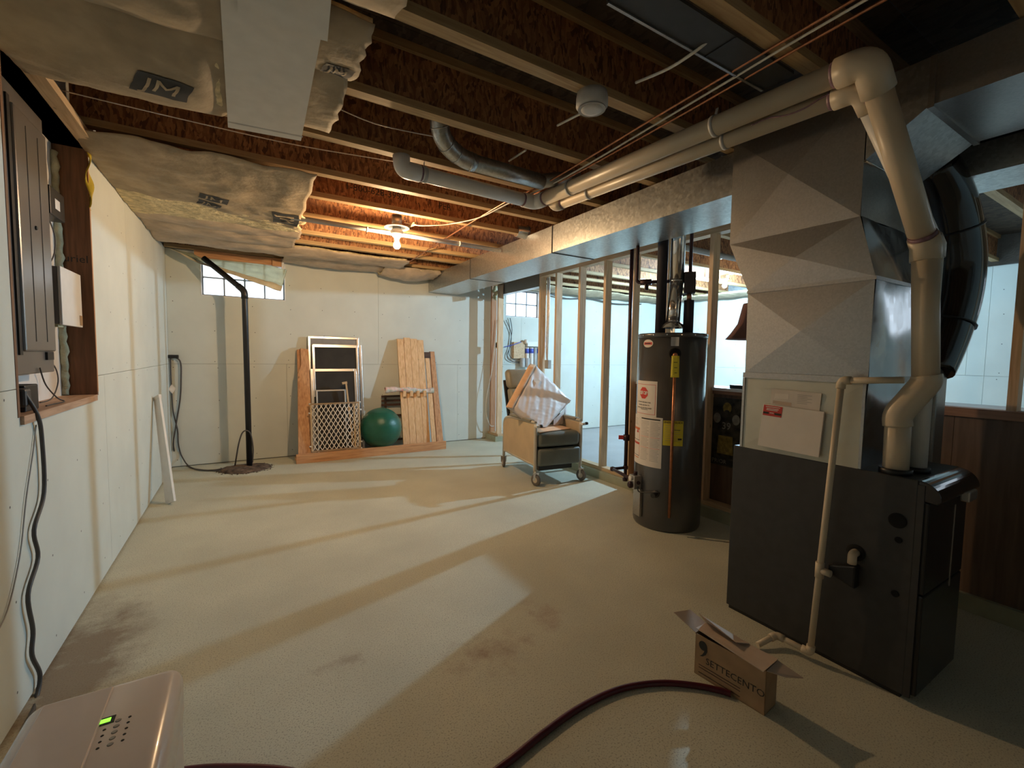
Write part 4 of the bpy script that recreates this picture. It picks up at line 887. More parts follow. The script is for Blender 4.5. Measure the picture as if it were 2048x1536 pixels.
G().box((-0.806, 2.95, 1.335), (-0.796, 3.03, 1.372)).obj('pull_recess', 'black', bp)
tb = thing('white_box', 'white cover box mounted beside the breaker panel', 'utility box', (-0.82, 3.26, 1.5))
G().box((-0.884, 3.098, 1.515), (-0.79, 3.42, 1.80)).obj('box_body', 'steel_grey', tb); G().box((-0.7895, 3.10, 1.51), (-0.776, 3.425, 1.803)).obj('cover', 'white_paint', tb, bevel=0.003)
G().box((-0.7765, 3.375, 1.52), (-0.7745, 3.42, 1.575)).obj('brown_patch', 'carton', tb)
G().box((-0.884, 3.12, 1.50), (-0.80, 3.2, 1.514)).obj('brass_strip', 'foam_yellow', tb)
sw = thing('black_switch_box', 'small black box with a white sticker above the white box', 'switch', (-0.85, 3.24, 2.05))
G().box((-0.884, 3.12, 2.06), (-0.805, 3.33, 2.20)).obj('case', 'black', sw, bevel=0.004); G().box((-0.8045, 3.18, 2.10), (-0.803, 3.25, 2.15)).obj('sticker', 'white_label', sw)
ra = thing('black_adapter', 'black power adapter box on the niche sill', 'adapter', (-0.82, 2.60, 1.12))
G().box((-0.86, 2.60, 1.1245), (-0.775, 2.74, 1.235)).obj('case', 'black', ra, bevel=0.005); G().box((-0.80, 2.54, 1.15), (-0.755, 2.60, 1.225)).obj('plug', 'cord', ra, bevel=0.01)
cable('thick_grey_cord', 'thick grey power cord hanging from the niche down the left wall to the dehumidifier',
      [onX(47, 785, -0.765)]+[onX(px, py, XL+0.016) for px, py in ((75, 830), (84, 880), (88, 985), (68, 1060), (76, 1115), (56, 1190), (66, 1260), (64, 1310), (80, 1350), (72, 1400))]+[onZ(60, 1440, 0.02)], 0.0075, 'cord', n=6)
cable('thin_grey_cord', 'thin grey cord hanging down the left wall beside the thick one', [onX(px, py, XL+0.006) for px, py in ((72, 850), (66, 905), (52, 1000), (40, 1110), (15, 1220), (-20, 1290))], 0.0025, 'ink_grey')
cable('looping_wire', 'thin dark wire curling out of the breaker panel onto the sill', [(-0.80, 2.86, 1.30), (-0.795, 2.90, 1.22), (-0.785, 3.00, 1.15), (-0.765, 3.02, 1.129), (-0.77, 2.90, 1.129), (-0.77, 2.80, 1.130)], 0.003, 'cord', 'wire')
cable('looping_wire', 'short dark wire bowed below the white box', [(-0.83, 3.02, 1.34), (-0.82, 3.12, 1.30), (-0.82, 3.16, 1.22), (-0.83, 3.10, 1.14), (-0.84, 2.98, 1.13)], 0.003, 'cord', 'wire')
cable('looping_wire', 'short dark wire bowed above the white box', [(-0.83, 3.14, 2.07), (-0.82, 3.21, 1.98), (-0.82, 3.20, 1.88), (-0.83, 3.14, 1.80)], 0.003, 'cord', 'wire')
yt = G().grid(lambda u, v: Vector((XL+0.014+0.012*math.sin(v*9+u*3), 3.486-0.022+0.055*u+0.006*math.sin(v*14), 2.50-0.30*v-0.01*u)), 4, 18, thick=(0.004, 0, 0)).obj('yellow_strip', 'yellow_plastic')
tag(yt, 'yellow plastic strip hanging on the niche edge', 'plastic strip')
wbr = thing('white_board', 'narrow white painted board leaning on the left wall', 'board', (-0.57, 4.95, 0))
p0 = Vector((-0.590, 4.955, 0.012)); p1 = Vector((-0.715, 5.372, 0.945)); d = (p1-p0).normalized(); nrm_ = d.cross(Vector((0.55, -0.83, 0)).normalized()).normalized(); wv_ = d.cross(nrm_).normalized()
G().hexa([p0+wv_*0.066*i+nrm_*0.009*j for i, j in ((-1, -1), (1, -1), (1, 1), (-1, 1))], [p1+wv_*0.045*i+nrm_*0.009*j for i, j in ((-1, -1), (1, -1), (1, 1), (-1, 1))]).obj('board', 'white_paint', wbr)
G().hexa([p1+wv_*0.047*i+nrm_*0.011*j-d*0.03 for i, j in ((-1, -1), (1, -1), (1, 1), (-1, 1))], [p1+wv_*0.047*i+nrm_*0.011*j+d*0.006 for i, j in ((-1, -1), (1, -1), (1, 1), (-1, 1))]).obj('end_cap', 'white_label', wbr)

# ================================================================== SUMP PIPE AND CORDS
sp_ = thing('sump_pipe', 'black sump discharge pipe rising from a round dirty pit lid', 'pipe', (0.0, 6.05, 0.0))
b0 = Vector((0.035, 6.075, 0.03)); b1 = onY(489, 582, 6.08); b2_ = onY(407, 516, 6.25)
G().tube(fillet([b0, b1, b2_], 0.05, 5), 0.031, 18).obj('discharge_pipe', 'black', sp_)
G().tube(fillet([b1-ez*0.09, b1, b1+(b2_-b1).normalized()*0.09], 0.05, 5), 0.036, 18).obj('elbow', 'black', sp_)
g = G(); seg_ = 30; prof = []
cx, cy = onZ(491, 938, 0.0).x, onZ(491, 938, 0.0).y
def lid(u, v):
    a = 2*PI*u; r = 0.235*v*(1+0.05*math.sin(3*a)+0.04*nz(math.cos(a)*2, math.sin(a)*2, 2)); return Vector((cx+r*math.cos(a)*1.15, cy+r*math.sin(a)*0.95, 0.004+0.03*(1-v**6)+0.008*nz(r*math.cos(a), r*math.sin(a), 22)))
G().grid(lid, 40, 10).obj('pit_lid', 'sump', sp_)
g = G()
for k in range(90):
    a = random.random()*2*PI; r = 0.25*(0.9+0.2*random.random()); x, y = cx+r*1.15*math.cos(a), cy+r*0.95*math.sin(a); s = random.uniform(0.004, 0.013)
    g.lathe([(0, 0), (s, s*0.4), (0, s)], (x, y, 0.0), (random.uniform(-.3, .3), random.uniform(-.3, .3), 1), 5, False)
tag(g.obj('loose_dirt', 'sump', sp_), kind='stuff')
cable('extension_cord', 'dark extension cord looping from the corner outlet to the sump pit', [onY(px, py, YB-0.03) for px, py in ((341, 713), (360, 722), (362, 760), (360, 800), (352, 850), (347, 895))]+[onZ(362, 925, 0.02), onZ(400, 940, 0.012), onZ(448, 938, 0.02)], 0.008, 'cord', n=7)
cable('extension_cord', 'second dark cord hanging beside the corner outlet with a white tag', [onY(px, py, YB-0.022) for px, py in ((341, 714), (342, 760), (346, 820), (355, 860), (357, 890), (365, 915))]+[onZ(385, 936, 0.012), onZ(440, 942, 0.014)], 0.007, 'cord', n=7)
cable('pump_cord', 'stiff dark pump cord arching over the sump pit lid', [onZ(470, 931, 0.035), onY(478, 885, 6.03), onY(487, 863, 6.03), onY(500, 866, 6.04), onY(506, 895, 6.06), onY(505, 925, 6.07)], 0.008, 'cord', n=7)
ot = thing('corner_outlet', 'dark plug in an outlet at the far left corner', 'outlet', (XL+0.03, YB-0.03, 1.3))
po = onY(339, 713, YB-0.02); G().box((XL+0.001, YB-0.05, po.z-0.02), (XL+0.10, YB-0.015, po.z+0.02)).obj('plug', 'black', ot, bevel=0.006)
tg = onY(344, 778, YB-0.04); G().prism([(tg.x, tg.y, tg.z+0.055), (tg.x+0.035, tg.y, tg.z), (tg.x, tg.y, tg.z-0.055), (tg.x-0.035, tg.y, tg.z)], (0, 0.001, 0)).obj('cord_tag', 'white_label', ot)

# ================================================================== STORED THINGS ALONG THE FAR WALL
fr = thing('timber_frame', 'orange timber frame on the floor leaning against the far wall', 'frame', (1.55, 6.1, 0))
lean = lambda y, z: y
p0 = onZ(592, 930, 0.0); p1 = onZ(891, 899, 0.0)
G().box((0.535, 6.03, 0.0), (2.53, 6.075, 0.115)).obj('base_beam', 'lumber_x', fr, bevel=0.003)
G().box((0.545, 6.075, 0.0), (2.52, 6.35, 0.035)).obj('base_board', 'lumber_x', fr)
def lp(x, z, dy=0.0): return Vector((x, 6.085+0.335*(z-0.035)/1.40+dy, z))
pts = [lp(0.565, 0.04), lp(0.735, 0.04), lp(0.735, 1.43), lp(0.640, 1.44), lp(0.640, 1.22), lp(0.595, 1.10)]
G().prism(pts, (0, 0.045, 0)).obj('side_post', 'lumber_z', fr); G().prism([lp(0.60, 1.10, 0.046), lp(0.64, 1.10, 0.046), lp(0.64, 1.43, 0.046), lp(0.60, 1.42, 0.046)], (0, 0.02, 0)).obj('side_batten', 'lumber_z', fr)
pts = [lp(2.375, 0.04), lp(2.515, 0.04), lp(2.480, 1.44), lp(2.415, 1.44)]
G().prism([lp(2.415, 0.04), lp(2.515, 0.04), lp(2.490, 1.43), lp(2.425, 1.43)], (0, 0.05, 0)).obj('side_post', 'lumber_z', fr)
G().prism([lp(2.338, 0.06), lp(2.402, 0.06), lp(2.402, 1.33), lp(2.338, 1.33)], (0, 0.02, 0)).obj('side_batten', 'slat', fr)
G().prism([lp(2.30, 1.33), lp(2.425, 1.33), lp(2.425, 1.42), lp(2.30, 1.42)], (0, 0.04, 0)).obj('cross_piece', 'dark_wood', fr)

def leaner(x0, x1, z1, yb, yt, z0=0.036):
    return lambda u, v, d=0.0: Vector((x0+(x1-x0)*u, yb+(yt-yb)*v-d, z0+(z1-z0)*v))
def screen(label, x0, x1, z1, yb, yt, fw, mesh_mat, rails=()):
    t = thing('window_screen', label, 'window screen', ((x0+x1)/2, yb, 0.036), group='aluminium window screens leaning on the far wall'); f = leaner(x0, x1, z1, yb, yt); W_, H_ = x1-x0, z1-0.036
    a, b = fw/W_, fw/H_
    for (u0, u1, v0, v1, nm) in ((0, a, 0, 1, 'stile'), (1-a, 1, 0, 1, 'stile'), (a, 1-a, 0, b, 'rail'), (a, 1-a, 1-b, 1, 'rail'))+tuple((a, 1-a, r-b/2, r+b/2, 'rail') for r in rails):
        G().hexa([f(u0, v0, 0.010), f(u1, v0, 0.010), f(u1, v0, -0.010), f(u0, v0, -0.010)], [f(u0, v1, 0.010), f(u1, v1, 0.010), f(u1, v1, -0.010), f(u0, v1, -0.010)]).obj(nm, 'alu', t, bevel=0.003)
    G().hexa([f(a, b, 0.001), f(1-a, b, 0.001), f(1-a, b, -0.001), f(a, b, -0.001)], [f(a, 1-b, 0.001), f(1-a, 1-b, 0.001), f(1-a, 1-b, -0.001), f(a, 1-b, -0.001)]).obj('mesh', mesh_mat, t)
    return t
screen('tallest aluminium window screen with a grey mesh leaning on the far wall', 0.735, 1.385, 1.605, 6.285, 6.475, 0.028, 'screen_grey')
screen('aluminium window screen with dark mesh, second tallest of the stack', 0.785, 1.415, 1.50, 6.240, 6.44, 0.036, 'screen')
screen('aluminium window screen with a dark mesh and a pale top rail, middle of the stack', 0.775, 1.36, 1.49, 6.20, 6.40, 0.030, 'screen')
screen('shorter dark mesh window screen standing behind the white mesh gate', 0.745, 1.33, 1.175, 6.165, 6.36, 0.036, 'screen')
screen('smallest grey framed screen standing behind the white mesh gate', 0.80, 1.17, 0.90, 6.145, 6.28, 0.02, 'screen')
wd = thing('wooden_stick', 'thin wooden stick with a short crosspiece behind the mesh gate', 'stick', (1.24, 6.13, 0.1))
G().bar((1.245, 6.13, 0.04), (1.165, 6.215, 0.99), 0.022, 0.02).obj('stick', 'gate_wood', wd); G().bar((1.115, 6.21, 0.985), (1.178, 6.21, 0.995), 0.02, 0.03).obj('crosspiece', 'gate_wood', wd)
gt = thing('safety_gate', 'child safety gate with a white diamond mesh and wooden rails', 'gate', (1.02, 6.11, 0.115))
gx0, gx1, gz0, gz1 = 0.715, 1.325, 0.116, 0.735
gf = leaner(gx0, gx1, gz1, 6.095, 6.175, gz0)
for (u0, u1, v0, v1, mt, nm, dd) in ((0, 1, 0, 0.03, 'gate_wood_x', 'rail', 0.012), (0, 1, 0.97, 1, 'gate_wood_x', 'rail', 0.012), (0, 0.03, 0.03, 0.97, 'gate_wood', 'stile', 0.012), (0.87, 0.90, 0.03, 0.97, 'gate_wood', 'stile', 0.012), (0.975, 1.0, 0.03, 0.97, 'gate_wood', 'stile', 0.012)):
    G().hexa([gf(u0, v0, dd), gf(u1, v0, dd), gf(u1, v0, -dd), gf(u0, v0, -dd)], [gf(u0, v1, dd), gf(u1, v1, dd), gf(u1, v1, -dd), gf(u0, v1, -dd)]).obj(nm, mt, gt)
for (u, v) in ((-0.01, 0.80), (-0.01, 0.12), (1.01, 0.83), (1.01, 0.14), (0.0, 0.99), (1.0, 0.99), (1.0, 0.0)): G().lathe([(0.008, 0), (0.011, 0.01), (0.011, 0.03)], gf(u, v)+Vector((-0.015 if u < 0.5 else -0.012, 0, 0)), (1, 0, 0), 10).obj('bumper', 'pvc_white', gt)
asp = (gx1-gx0)/(gz1-gz0)
def diag(u_lo, u_hi, n, sgn, parent):
    v_lo, v_hi = 0.03, 0.97; span_ = (v_hi-v_lo)/1.64/asp*1.0
    w = u_hi-u_lo; step = w/n
    for k in range(-int(span_/step)-1, n+1):
        a = u_lo+k*step if sgn > 0 else u_hi-k*step
        pts_ = []
        ua, ub = a, a+sgn*span_
        t0, t1 = 0.0, 1.0
        lo, hi = (u_lo-ua)/(ub-ua), (u_hi-ua)/(ub-ua)
        if lo > hi: lo, hi = hi, lo
        t0, t1 = max(0, lo), min(1, hi)
        if t1-t0 < 0.02: continue
        A_ = gf(ua+(ub-ua)*t0, v_lo+(v_hi-v_lo)*t0, 0.004*sgn); B_ = gf(ua+(ub-ua)*t1, v_lo+(v_hi-v_lo)*t1, 0.004*sgn)
        G().bar(A_, B_, 0.0035, 0.0098, up=(1, 0, 0.3)).obj('mesh_strand', 'gate_plastic', parent)
for sgn in (1, -1): diag(0.03, 0.87, 9, sgn, gt); diag(0.90, 0.975, 1, sgn, gt)

ball = thing('exercise_ball', 'dark green exercise ball resting against the timber frame', 'ball', (1.645, 6.19, 0.035))
BR = 0.282; bc = Vector((1.628, 6.222, 0.350))
g = G(); prof = [(BR*math.sin(PI*k/24), -BR*math.cos(PI*k/24)) for k in range(25)]
g.lathe(prof, bc, seg=48, caps=False).obj('ball_skin', 'ball', ball)
for k in range(7):
    a = 0.35+k*0.36; rr = BR*math.sin(a)+0.0006; g = G().tube([bc+Vector((rr*math.cos(t*PI/20), rr*math.sin(t*PI/20), -BR*math.cos(a))) for t in range(41)], 0.0012, 5, False); g.obj('ridge', 'ball', ball)
rk = thing('dark_rack', 'dark slatted wooden rack standing behind the green ball', 'rack', (1.85, 6.33, 0.036))
for x in (1.765, 2.08): G().bar((x, 6.487, 0.036), (x, 6.487, 0.78), 0.025, 0.025).obj('rack_post', 'dark_wood', rk)
for z in (0.12, 0.30, 0.48, 0.64, 0.70, 0.765): G().bar((1.70 if z > 0.6 else 1.78, 6.472, z), (2.08, 6.472, z), 0.012, 0.03).obj('rack_slat', 'dark_wood', rk)
for k, (xa, xb, zt) in enumerate(((1.925, 2.02, 1.605), (2.024, 2.118, 1.628), (2.122, 2.225, 1.615), (2.229, 2.325, 1.600))):
    f = leaner(xa, xb, zt, 6.145, 6.46, 0.037)
    o = G().hexa([f(0, 0, 0.011), f(1, 0, 0.011), f(1, 0, -0.011), f(0, 0, -0.011)], [f(0, 1, 0.011), f(1, 1, 0.011), f(1, 1, -0.011), f(0, 1, -0.011)]).obj('pine_plank', 'slat', bevel=0.003)
    tag(o, ('pine plank leaning in the timber frame, closest to the green ball', 'pine plank leaning in the timber frame, second from the green ball', 'pine plank leaning in the timber frame, third from the green ball', 'pine plank leaning in the timber frame, farthest from the green ball')[k], 'plank', 'pine planks leaning in the timber frame')
ck = thing('tied_cloth', 'twisted patterned cloth tied across the pine planks', 'cloth', (2.05, 6.2, 0.8))
def cl(u, v):
    x = 1.70+0.72*u; r = 0.026+0.016*abs(math.sin(u*7+1))+0.008*nz(u*9, v, 2); a = 2*PI*v+u*9; yb_ = 6.145+0.315*(0.86/1.58)-0.04
    return Vector((x, yb_+r*math.cos(a), 0.872-0.02*u+0.012*math.sin(u*6)+r*math.sin(a)))
G().grid(cl, 48, 14).obj('twisted_cloth', 'cloth_a', ck)
for k, x in enumerate((1.97, 2.075, 2.175, 2.275)): G().box((x-0.022, 6.232, 0.775), (x+0.022, 6.262, 0.855)).obj('wooden_peg', 'slat', ck, bevel=0.003)

# ================================================================== RECLINER ON CASTERS
rc = thing('medical_recliner', 'padded geriatric recliner on casters with tan side panels', 'chair', (2.985, 4.26, 0.0), -0.119)
def rbox(a, b, name, mat, parent, bev=0.03, seg=3, local=True): return G().box(a, b).obj(name, mat, parent, bevel=bev, local=local, seg=seg)
for s in (-1, 1):
    x = 0.285*s
    prof = [(-0.395, 0.215), (0.43, 0.215), (0.43, 0.50), (0.41, 0.58), (0.36, 0.625), (0.26, 0.645), (-0.395, 0.655)]
    G().prism([(x-0.009, y, z) for y, z in prof], (0.018, 0, 0)).obj('side_panel', 'chair_panel', rc, local=True, bevel=0.003)
    G().tube(smooth_path([(x, -0.41, 0.12), (x, -0.41, 0.40), (x, -0.41, 0.665)], 3), 0.019, 12).obj('front_leg', 'chair_frame', rc, local=True)
    G().tube(fillet([(x, 0.435, 0.12), (x, 0.435, 0.62), (x, 0.20, 0.662), (x, -0.41, 0.675)], 0.10, 6), 0.017, 12).obj('frame_tube', 'chair_frame', rc, local=True)
    G().tube([(x, -0.41, 0.215), (x, 0.435, 0.215)], 0.014, 10).obj('lower_rail', 'chair_frame', rc, local=True)
    rbox((x-0.032, -0.33, 0.672), (x+0.032, 0.22, 0.70), 'arm_pad', 'vinyl_light', rc, 0.012)
    G().box((x-0.02, -0.475, 0.63), (x+0.02, -0.41, 0.655)).obj('tray_bracket', 'pvc_white', rc, local=True, bevel=0.005)
    G().lathe([(0.016, 0), (0.016, 0.025)], (x+0.025, -0.465, 0.648), (1, 0, 0), 10).obj('bracket_knob', 'black', rc, local=True)
    for y, sw_ in ((-0.44, 0.35), (0.44, -0.2)):
        c = Vector((x, y, 0.064)); ax = Vector((math.cos(sw_), math.sin(sw_), 0))
        w_ = G().lathe([(0.045, -0.015), (0.060, -0.013), (0.064, -0.006), (0.064, 0.006), (0.060, 0.013), (0.045, 0.015)], c, ax, 22).obj('caster_wheel', 'rubber', rc, local=True)
        G().lathe([(0.03, -0.018), (0.03, 0.018)], c, ax, 14).obj('hub', 'chair_frame', w_)
        fk = G()
        for q in (-1, 1): fk.bar(c+ax*0.021*q, c+ax*0.021*q+Vector((0, 0, 0.075)), 0.004, 0.03)
        fk.bar(c+Vector((0, 0, 0.075))-ax*0.024, c+Vector((0, 0, 0.075))+ax*0.024, 0.04, 0.008); fk.tube([c+Vector((0, 0, 0.075)), (x, -0.41 if y < 0 else 0.435, 0.15)], 0.012, 10)
        fk.obj('caster_fork', 'alu', rc, local=True)
rbox((-0.262, -0.445, 0.405), (0.262, 0.20, 0.565), 'seat_cushion', 'vinyl', rc, 0.045, 4)
rbox((-0.262, -0.460, 0.205), (0.262, -0.355, 0.392), 'leg_rest', 'vinyl', rc, 0.03, 3)
rbox((-0.22, -0.38, 0.14), (0.20, -0.30, 0.215), 'foot_board', 'black', rc, 0.008, 2)
rbox((-0.25, -0.33, 0.30), (0.25, 0.36, 0.41), 'seat_pan', 'black', rc, 0.01, 2)
def back(z0, z1, name, mat, wd, bev):
    g = G(); f = lambda z: 0.17+0.27*(z-0.50)/0.72
    g.hexa([(-wd, f(z0), z0), (wd, f(z0), z0), (wd, f(z0)+0.13, z0), (-wd, f(z0)+0.13, z0)], [(-wd, f(z1), z1), (wd, f(z1), z1), (wd, f(z1)+0.12, z1), (-wd, f(z1)+0.12, z1)])
    return g.obj(name, mat, rc, bevel=bev, local=True, seg=4)
back(0.52, 0.985, 'backrest_lower', 'vinyl_light', 0.255, 0.045); back(0.975, 1.215, 'headrest', 'vinyl_light', 0.262, 0.058)
G().hexa([(-0.27, 0.33, 0.55), (0.27, 0.33, 0.55), (0.27, 0.36, 0.55), (-0.27, 0.36, 0.55)], [(-0.27, 0.51, 1.08), (0.27, 0.51, 1.08), (0.27, 0.54, 1.08), (-0.27, 0.54, 1.08)]).obj('back_shell', 'black', rc, local=True, bevel=0.01)

fs = thing('foam_pad', 'tilted foam pad wrapped in white plastic lying in the recliner', 'foam pad', (2.95, 4.2, 0.58))
t_ = onY(1072, 730, 4.43); r_ = onY(1143, 800, 4.24); l_ = onY(1026, 816, 4.20); bt = onY(1087, 862, 4.02)
thk = Vector((-0.062, 0.045, 0.012))
def fpad(u, v):
    p = (l_.lerp(t_, u)).lerp(bt.lerp(r_, u), v)
    n_ = Vector((-0.25, -0.93, 0.3)); wr = 0.010*nz(u*3+v*5, v*2, 2.0, 4)+0.006*abs(nz(u*9-v*4, v*3, 1.6, 8))*(1 if v > 0.3 else 0.4)
    ed = 1-min(1, min(u, 1-u, v, 1-v)/0.05); p = p+n_*(wr-0.014*ed); p.z = max(p.z, 0.592); return p
G().grid(fpad, 44, 44, thick=thk).obj('plastic_cover', 'foam_slab', fs)
ins = lambda u, v: fpad(0.015+u*0.97, 0.015+v*0.97)+Vector((-0.004, 0.007, 0))
G().grid(lambda u, v: (l_.lerp(t_, u))+thk*(1.02*v)+Vector((-0.003, -0.002, -0.004)), 12, 3, thick=(0.004, 0, 0.006)).obj('bare_foam_edge', 'foam_orange', fs)
def drape(u, v):
    a = fpad(0.35+0.62*u, 0.985); p = a+Vector((0.02*math.sin(u*5), -0.012, -(0.20-0.17*u*u)*v*(1 if u < 0.8 else 0.5))); p.x += 0.010*math.sin(u*26)*v; p.y += 0.012*math.cos(u*22)*v
    p.z = max(p.z, 0.588); return p
G().grid(drape, 40, 12).obj('loose_wrap', 'foam_slab', fs)
G().quad(*[fpad(u, v)+Vector((-0.003, -0.012, 0.004)) for u, v in ((0.70, 0.13), (0.80, 0.13), (0.80, 0.24), (0.70, 0.24))]).obj('paper_tag', 'white_label', fs)
fo = tag(G().hexa([(2.69, 3.86, 0.568), (3.16, 3.92, 0.568), (3.17, 4.20, 0.570), (2.72, 4.22, 0.570)], [(2.69, 3.86, 0.580), (3.16, 3.92, 0.576), (3.17, 4.20, 0.584), (2.72, 4.22, 0.584)]).obj('foam_sheet', 'foam_orange', bevel=0.003), 'flat peach foam sheet on the recliner seat', 'foam sheet')

# ================================================================== FOREGROUND
dh = thing('dehumidifier', 'white plastic dehumidifier with a green lit display by the left wall', 'dehumidifier', (-0.28, 1.1, 0.0))
DXa, DXb, DYa, DYb, DZt = -0.425, -0.145, 0.86, 1.356, 0.60
rbox((DXa+0.006, DYa+0.006, 0.02), (DXb-0.004, DYb-0.006, 0.56), 'body', 'dehum_side', dh, 0.03, 3, False)
tp = rbox((DXa, DYa, 0.46), (DXb, DYb, DZt), 'top_cover', 'dehum', dh, 0.034, 5, False)
G().box((DXa+0.03, DYa+0.04, DZt-0.002), (DXa+0.15, DYb-0.03, DZt+0.004)).obj('carry_lip', 'dehum', tp, bevel=0.0035)
for y in (0.9, 1.0): G().box((DXa+0.02, y, 0.0), (DXb-0.02, y+0.03, 0.02)).obj('foot', 'black', dh)
dc_ = onZ(209, 1443, DZt+0.001)
G().box((dc_.x-0.017, dc_.y-0.010, DZt-0.001), (dc_.x+0.017, dc_.y+0.012, DZt+0.0012)).obj('display_window', 'black', tp)
dsp = G().box((dc_.x-0.008, dc_.y-0.005, DZt+0.001), (dc_.x+0.010, dc_.y+0.007, DZt+0.0017)).obj('lit_digits', 'led', tp)
for i in range(3):
    for j in range(5):
        if (i, j) in ((0, 0),): continue
        p = dc_+Vector((0.024+0.017*(j-1.2)*0.0+0.019*(i-1), -0.026-0.017*(j-1), 0))
        g = G().lathe([(0.0055 if i == 1 else 0.003, 0), (0.004 if i == 1 else 0.002, 0.001)], (p.x, p.y, DZt+0.0002), ez, 10); g.obj('button', 'ink_grey' if i == 1 else 'ink', tp)

cn = thing('cardboard_carton', 'open tile carton with dark print beside the furnace', 'box', (1.745, 1.02, 0.0))
A0 = Vector((1.681, 1.183, 0.0)); B0 = Vector((1.712, 0.890, 0.0)); U = (B0-A0); V = Vector((0.100, 0.0106, 0)); HT = Vector((0, 0, 0.182)); th_ = 0.003
un, vn = U.normalized(), V.normalized()
def slab(P, n_, t, name, mat, parent, bev=0.0):
    P = [Vector(p) for p in P]; return G().prism(P, Vector(n_).normalized()*t).obj(name, mat, parent, bev)
lw = slab([A0, B0, B0+HT, A0+HT], vn, th_, 'long_side', 'carton', cn); slab([A0+V, B0+V, B0+V+HT, A0+V+HT], -vn, th_, 'long_side', 'carton', cn)
slab([A0, A0+V, A0+V+HT, A0+HT], un, th_, 'end_side', 'carton', cn); slab([B0, B0+V, B0+V+HT, B0+HT], -un, th_, 'end_side', 'carton', cn)
slab([A0, B0, B0+V, A0+V], ez, th_, 'bottom', 'carton', cn)
slab([A0+HT, A0+V+HT, A0+V*0.95+HT-un*0.085+ez*0.030, A0+HT-un*0.105+ez*0.045+vn*-0.01], ez, 0.003, 'end_flap', 'carton_in', cn)
slab([B0+HT, B0+V+HT, B0+V*1.2+HT+un*0.085-ez*0.030, B0+HT+V*0.55+un*0.05-ez*0.02], ez, 0.003, 'end_flap', 'carton_in', cn)
slab([A0+V+HT+ez*0.006-un*0.005, B0+V+HT+ez*0.006, B0+HT-vn*0.030+ez*0.010, A0+HT-vn*0.002+ez*0.022], ez, 0.003, 'long_flap', 'carton_in', cn)
slab([A0+V+HT+ez*0.010-un*0.012, A0+U*0.62+V+HT+ez*0.010, A0+U*0.55+HT+V*0.25+ez*0.034, A0+HT+V*0.55+ez*0.060-un*0.02], ez, 0.003, 'long_flap', 'carton_in', cn)
cf = plane_fn(A0+HT*0.5, U, ez, 0.0); cfl = lambda a, b: cf(a, b)-vn*0.0012
text('printed_lettering', 'SETTECENTO', lambda a, b: cfl(0.172+a, b-0.008), 0.040, 'ink', lw)
cm = []
for k in range(13): t = k/12; cm.append((0.040+0.020*math.cos(PI*0.9-t*PI*1.25)-0.012*t*t, 0.045+0.026*math.sin(PI*0.9-t*PI*1.25)-0.02*t))
g = G().add([cfl(0.036+0.019*math.cos(a*PI/8), 0.052+0.021*math.sin(a*PI/8)) for a in range(16)], [tuple(range(16))]); g.add([cfl(*p) for p in ((0.055, 0.052), (0.056, 0.035), (0.05, 0.018), (0.036, 0.004), (0.022, 0.0), (0.034, 0.012), (0.041, 0.026), (0.044, 0.04))], [tuple(range(8))]); g.obj('printed_comma', 'ink', lw)
for q in (-0.040, -0.052, -0.075): G().quad(*[cfl(a, b) for a, b in ((0.02, q), (0.20, q), (0.20, q+0.003), (0.02, q+0.003))]).obj('print_line', 'pipe_dark', lw)
cable('garden_hose', 'dark red rubber hose curving over the floor to the carton', [onZ(px, py, 0.013) for px, py in ((1462, 1388), (1440, 1381), (1390, 1371), (1320, 1366), (1240, 1378), (1160, 1415), (1085, 1468), (1010, 1528), (930, 1575), (760, 1600), (640, 1560), (555, 1540), (430, 1536), (340, 1545))], 0.0125, 'hose', 'hose', n=6, seg=12)

# ================================================================== DOORWAY AND SIDE ROOM
kf = tag(G().grid(lambda u, v: Vector((XS-0.012-0.01*math.sin(v*3), 6.02+0.20*u-0.05*v*u, 2.50-0.24*v+0.03*u*v)), 8, 8, thick=(-0.003, 0, 0)).obj('paper_flap', 'kraft_pink'), 'curled paper insulation flap at the doorway corner', 'paper flap')
g = G()
for k in range(9): g.lathe([(0, -0.03), (0.03, -0.01), (0.034, 0.01), (0, 0.04)], (XS+0.02, 6.30+0.08*random.random(), 2.30+0.022*k), (random.uniform(-.5, .5), random.uniform(-.5, .5), 1), 8, False)
tag(g.obj('foam_lump', 'foam_yellow'), 'lump of yellow spray foam between the doorway studs', 'foam')
st_ = thing('cable_bundle', 'bundle of pale cables stapled down the doorway stud to a blue-grey box', 'cables', (XS+0.1, 5.0, 1.2))
for k in range(4):
    P = [(XS+0.100+0.006*k, 5.028-0.010*k, 2.50), (XS+0.102+0.004*k, 5.022-0.012*k, 2.0), (XS+0.100+0.008*(k % 2), 5.026-0.012*k, 1.55), (XS+0.104, 5.01-0.006*k, 1.33)]
    G().tube(smooth_path(P, 5), 0.006, 8).obj('cable', 'foil', st_)
rbox((XS+0.07, 4.93, 1.215), (XS+0.125, 5.01, 1.335), 'outlet_box', 'cord_blue', st_, 0.004, 2, False)
st_.children[-1].data.materials[0] = M['pvc_grey']
FZ = YB-0.001
def fz(px, py, d=0.0): return onY(px, py, YB-d)
wfb = thing('filter_board', 'small wooden mounting board beside the water filters on the far wall', 'board', (fz(1038, 700).x, YB, 1.48))
a = fz(1025, 684); b = fz(1046, 717); G().box((a.x, YB-0.05, b.z), (b.x, FZ, a.z)).obj('board', 'plate', wfb); G().lathe([(0.035, 0), (0.035, 0.06), (0.02, 0.07)], (b.x+0.02, YB-0.06, a.z-0.02), ez, 14).obj('tube_fitting', 'cord_white', wfb)
a2 = fz(1039, 716); 
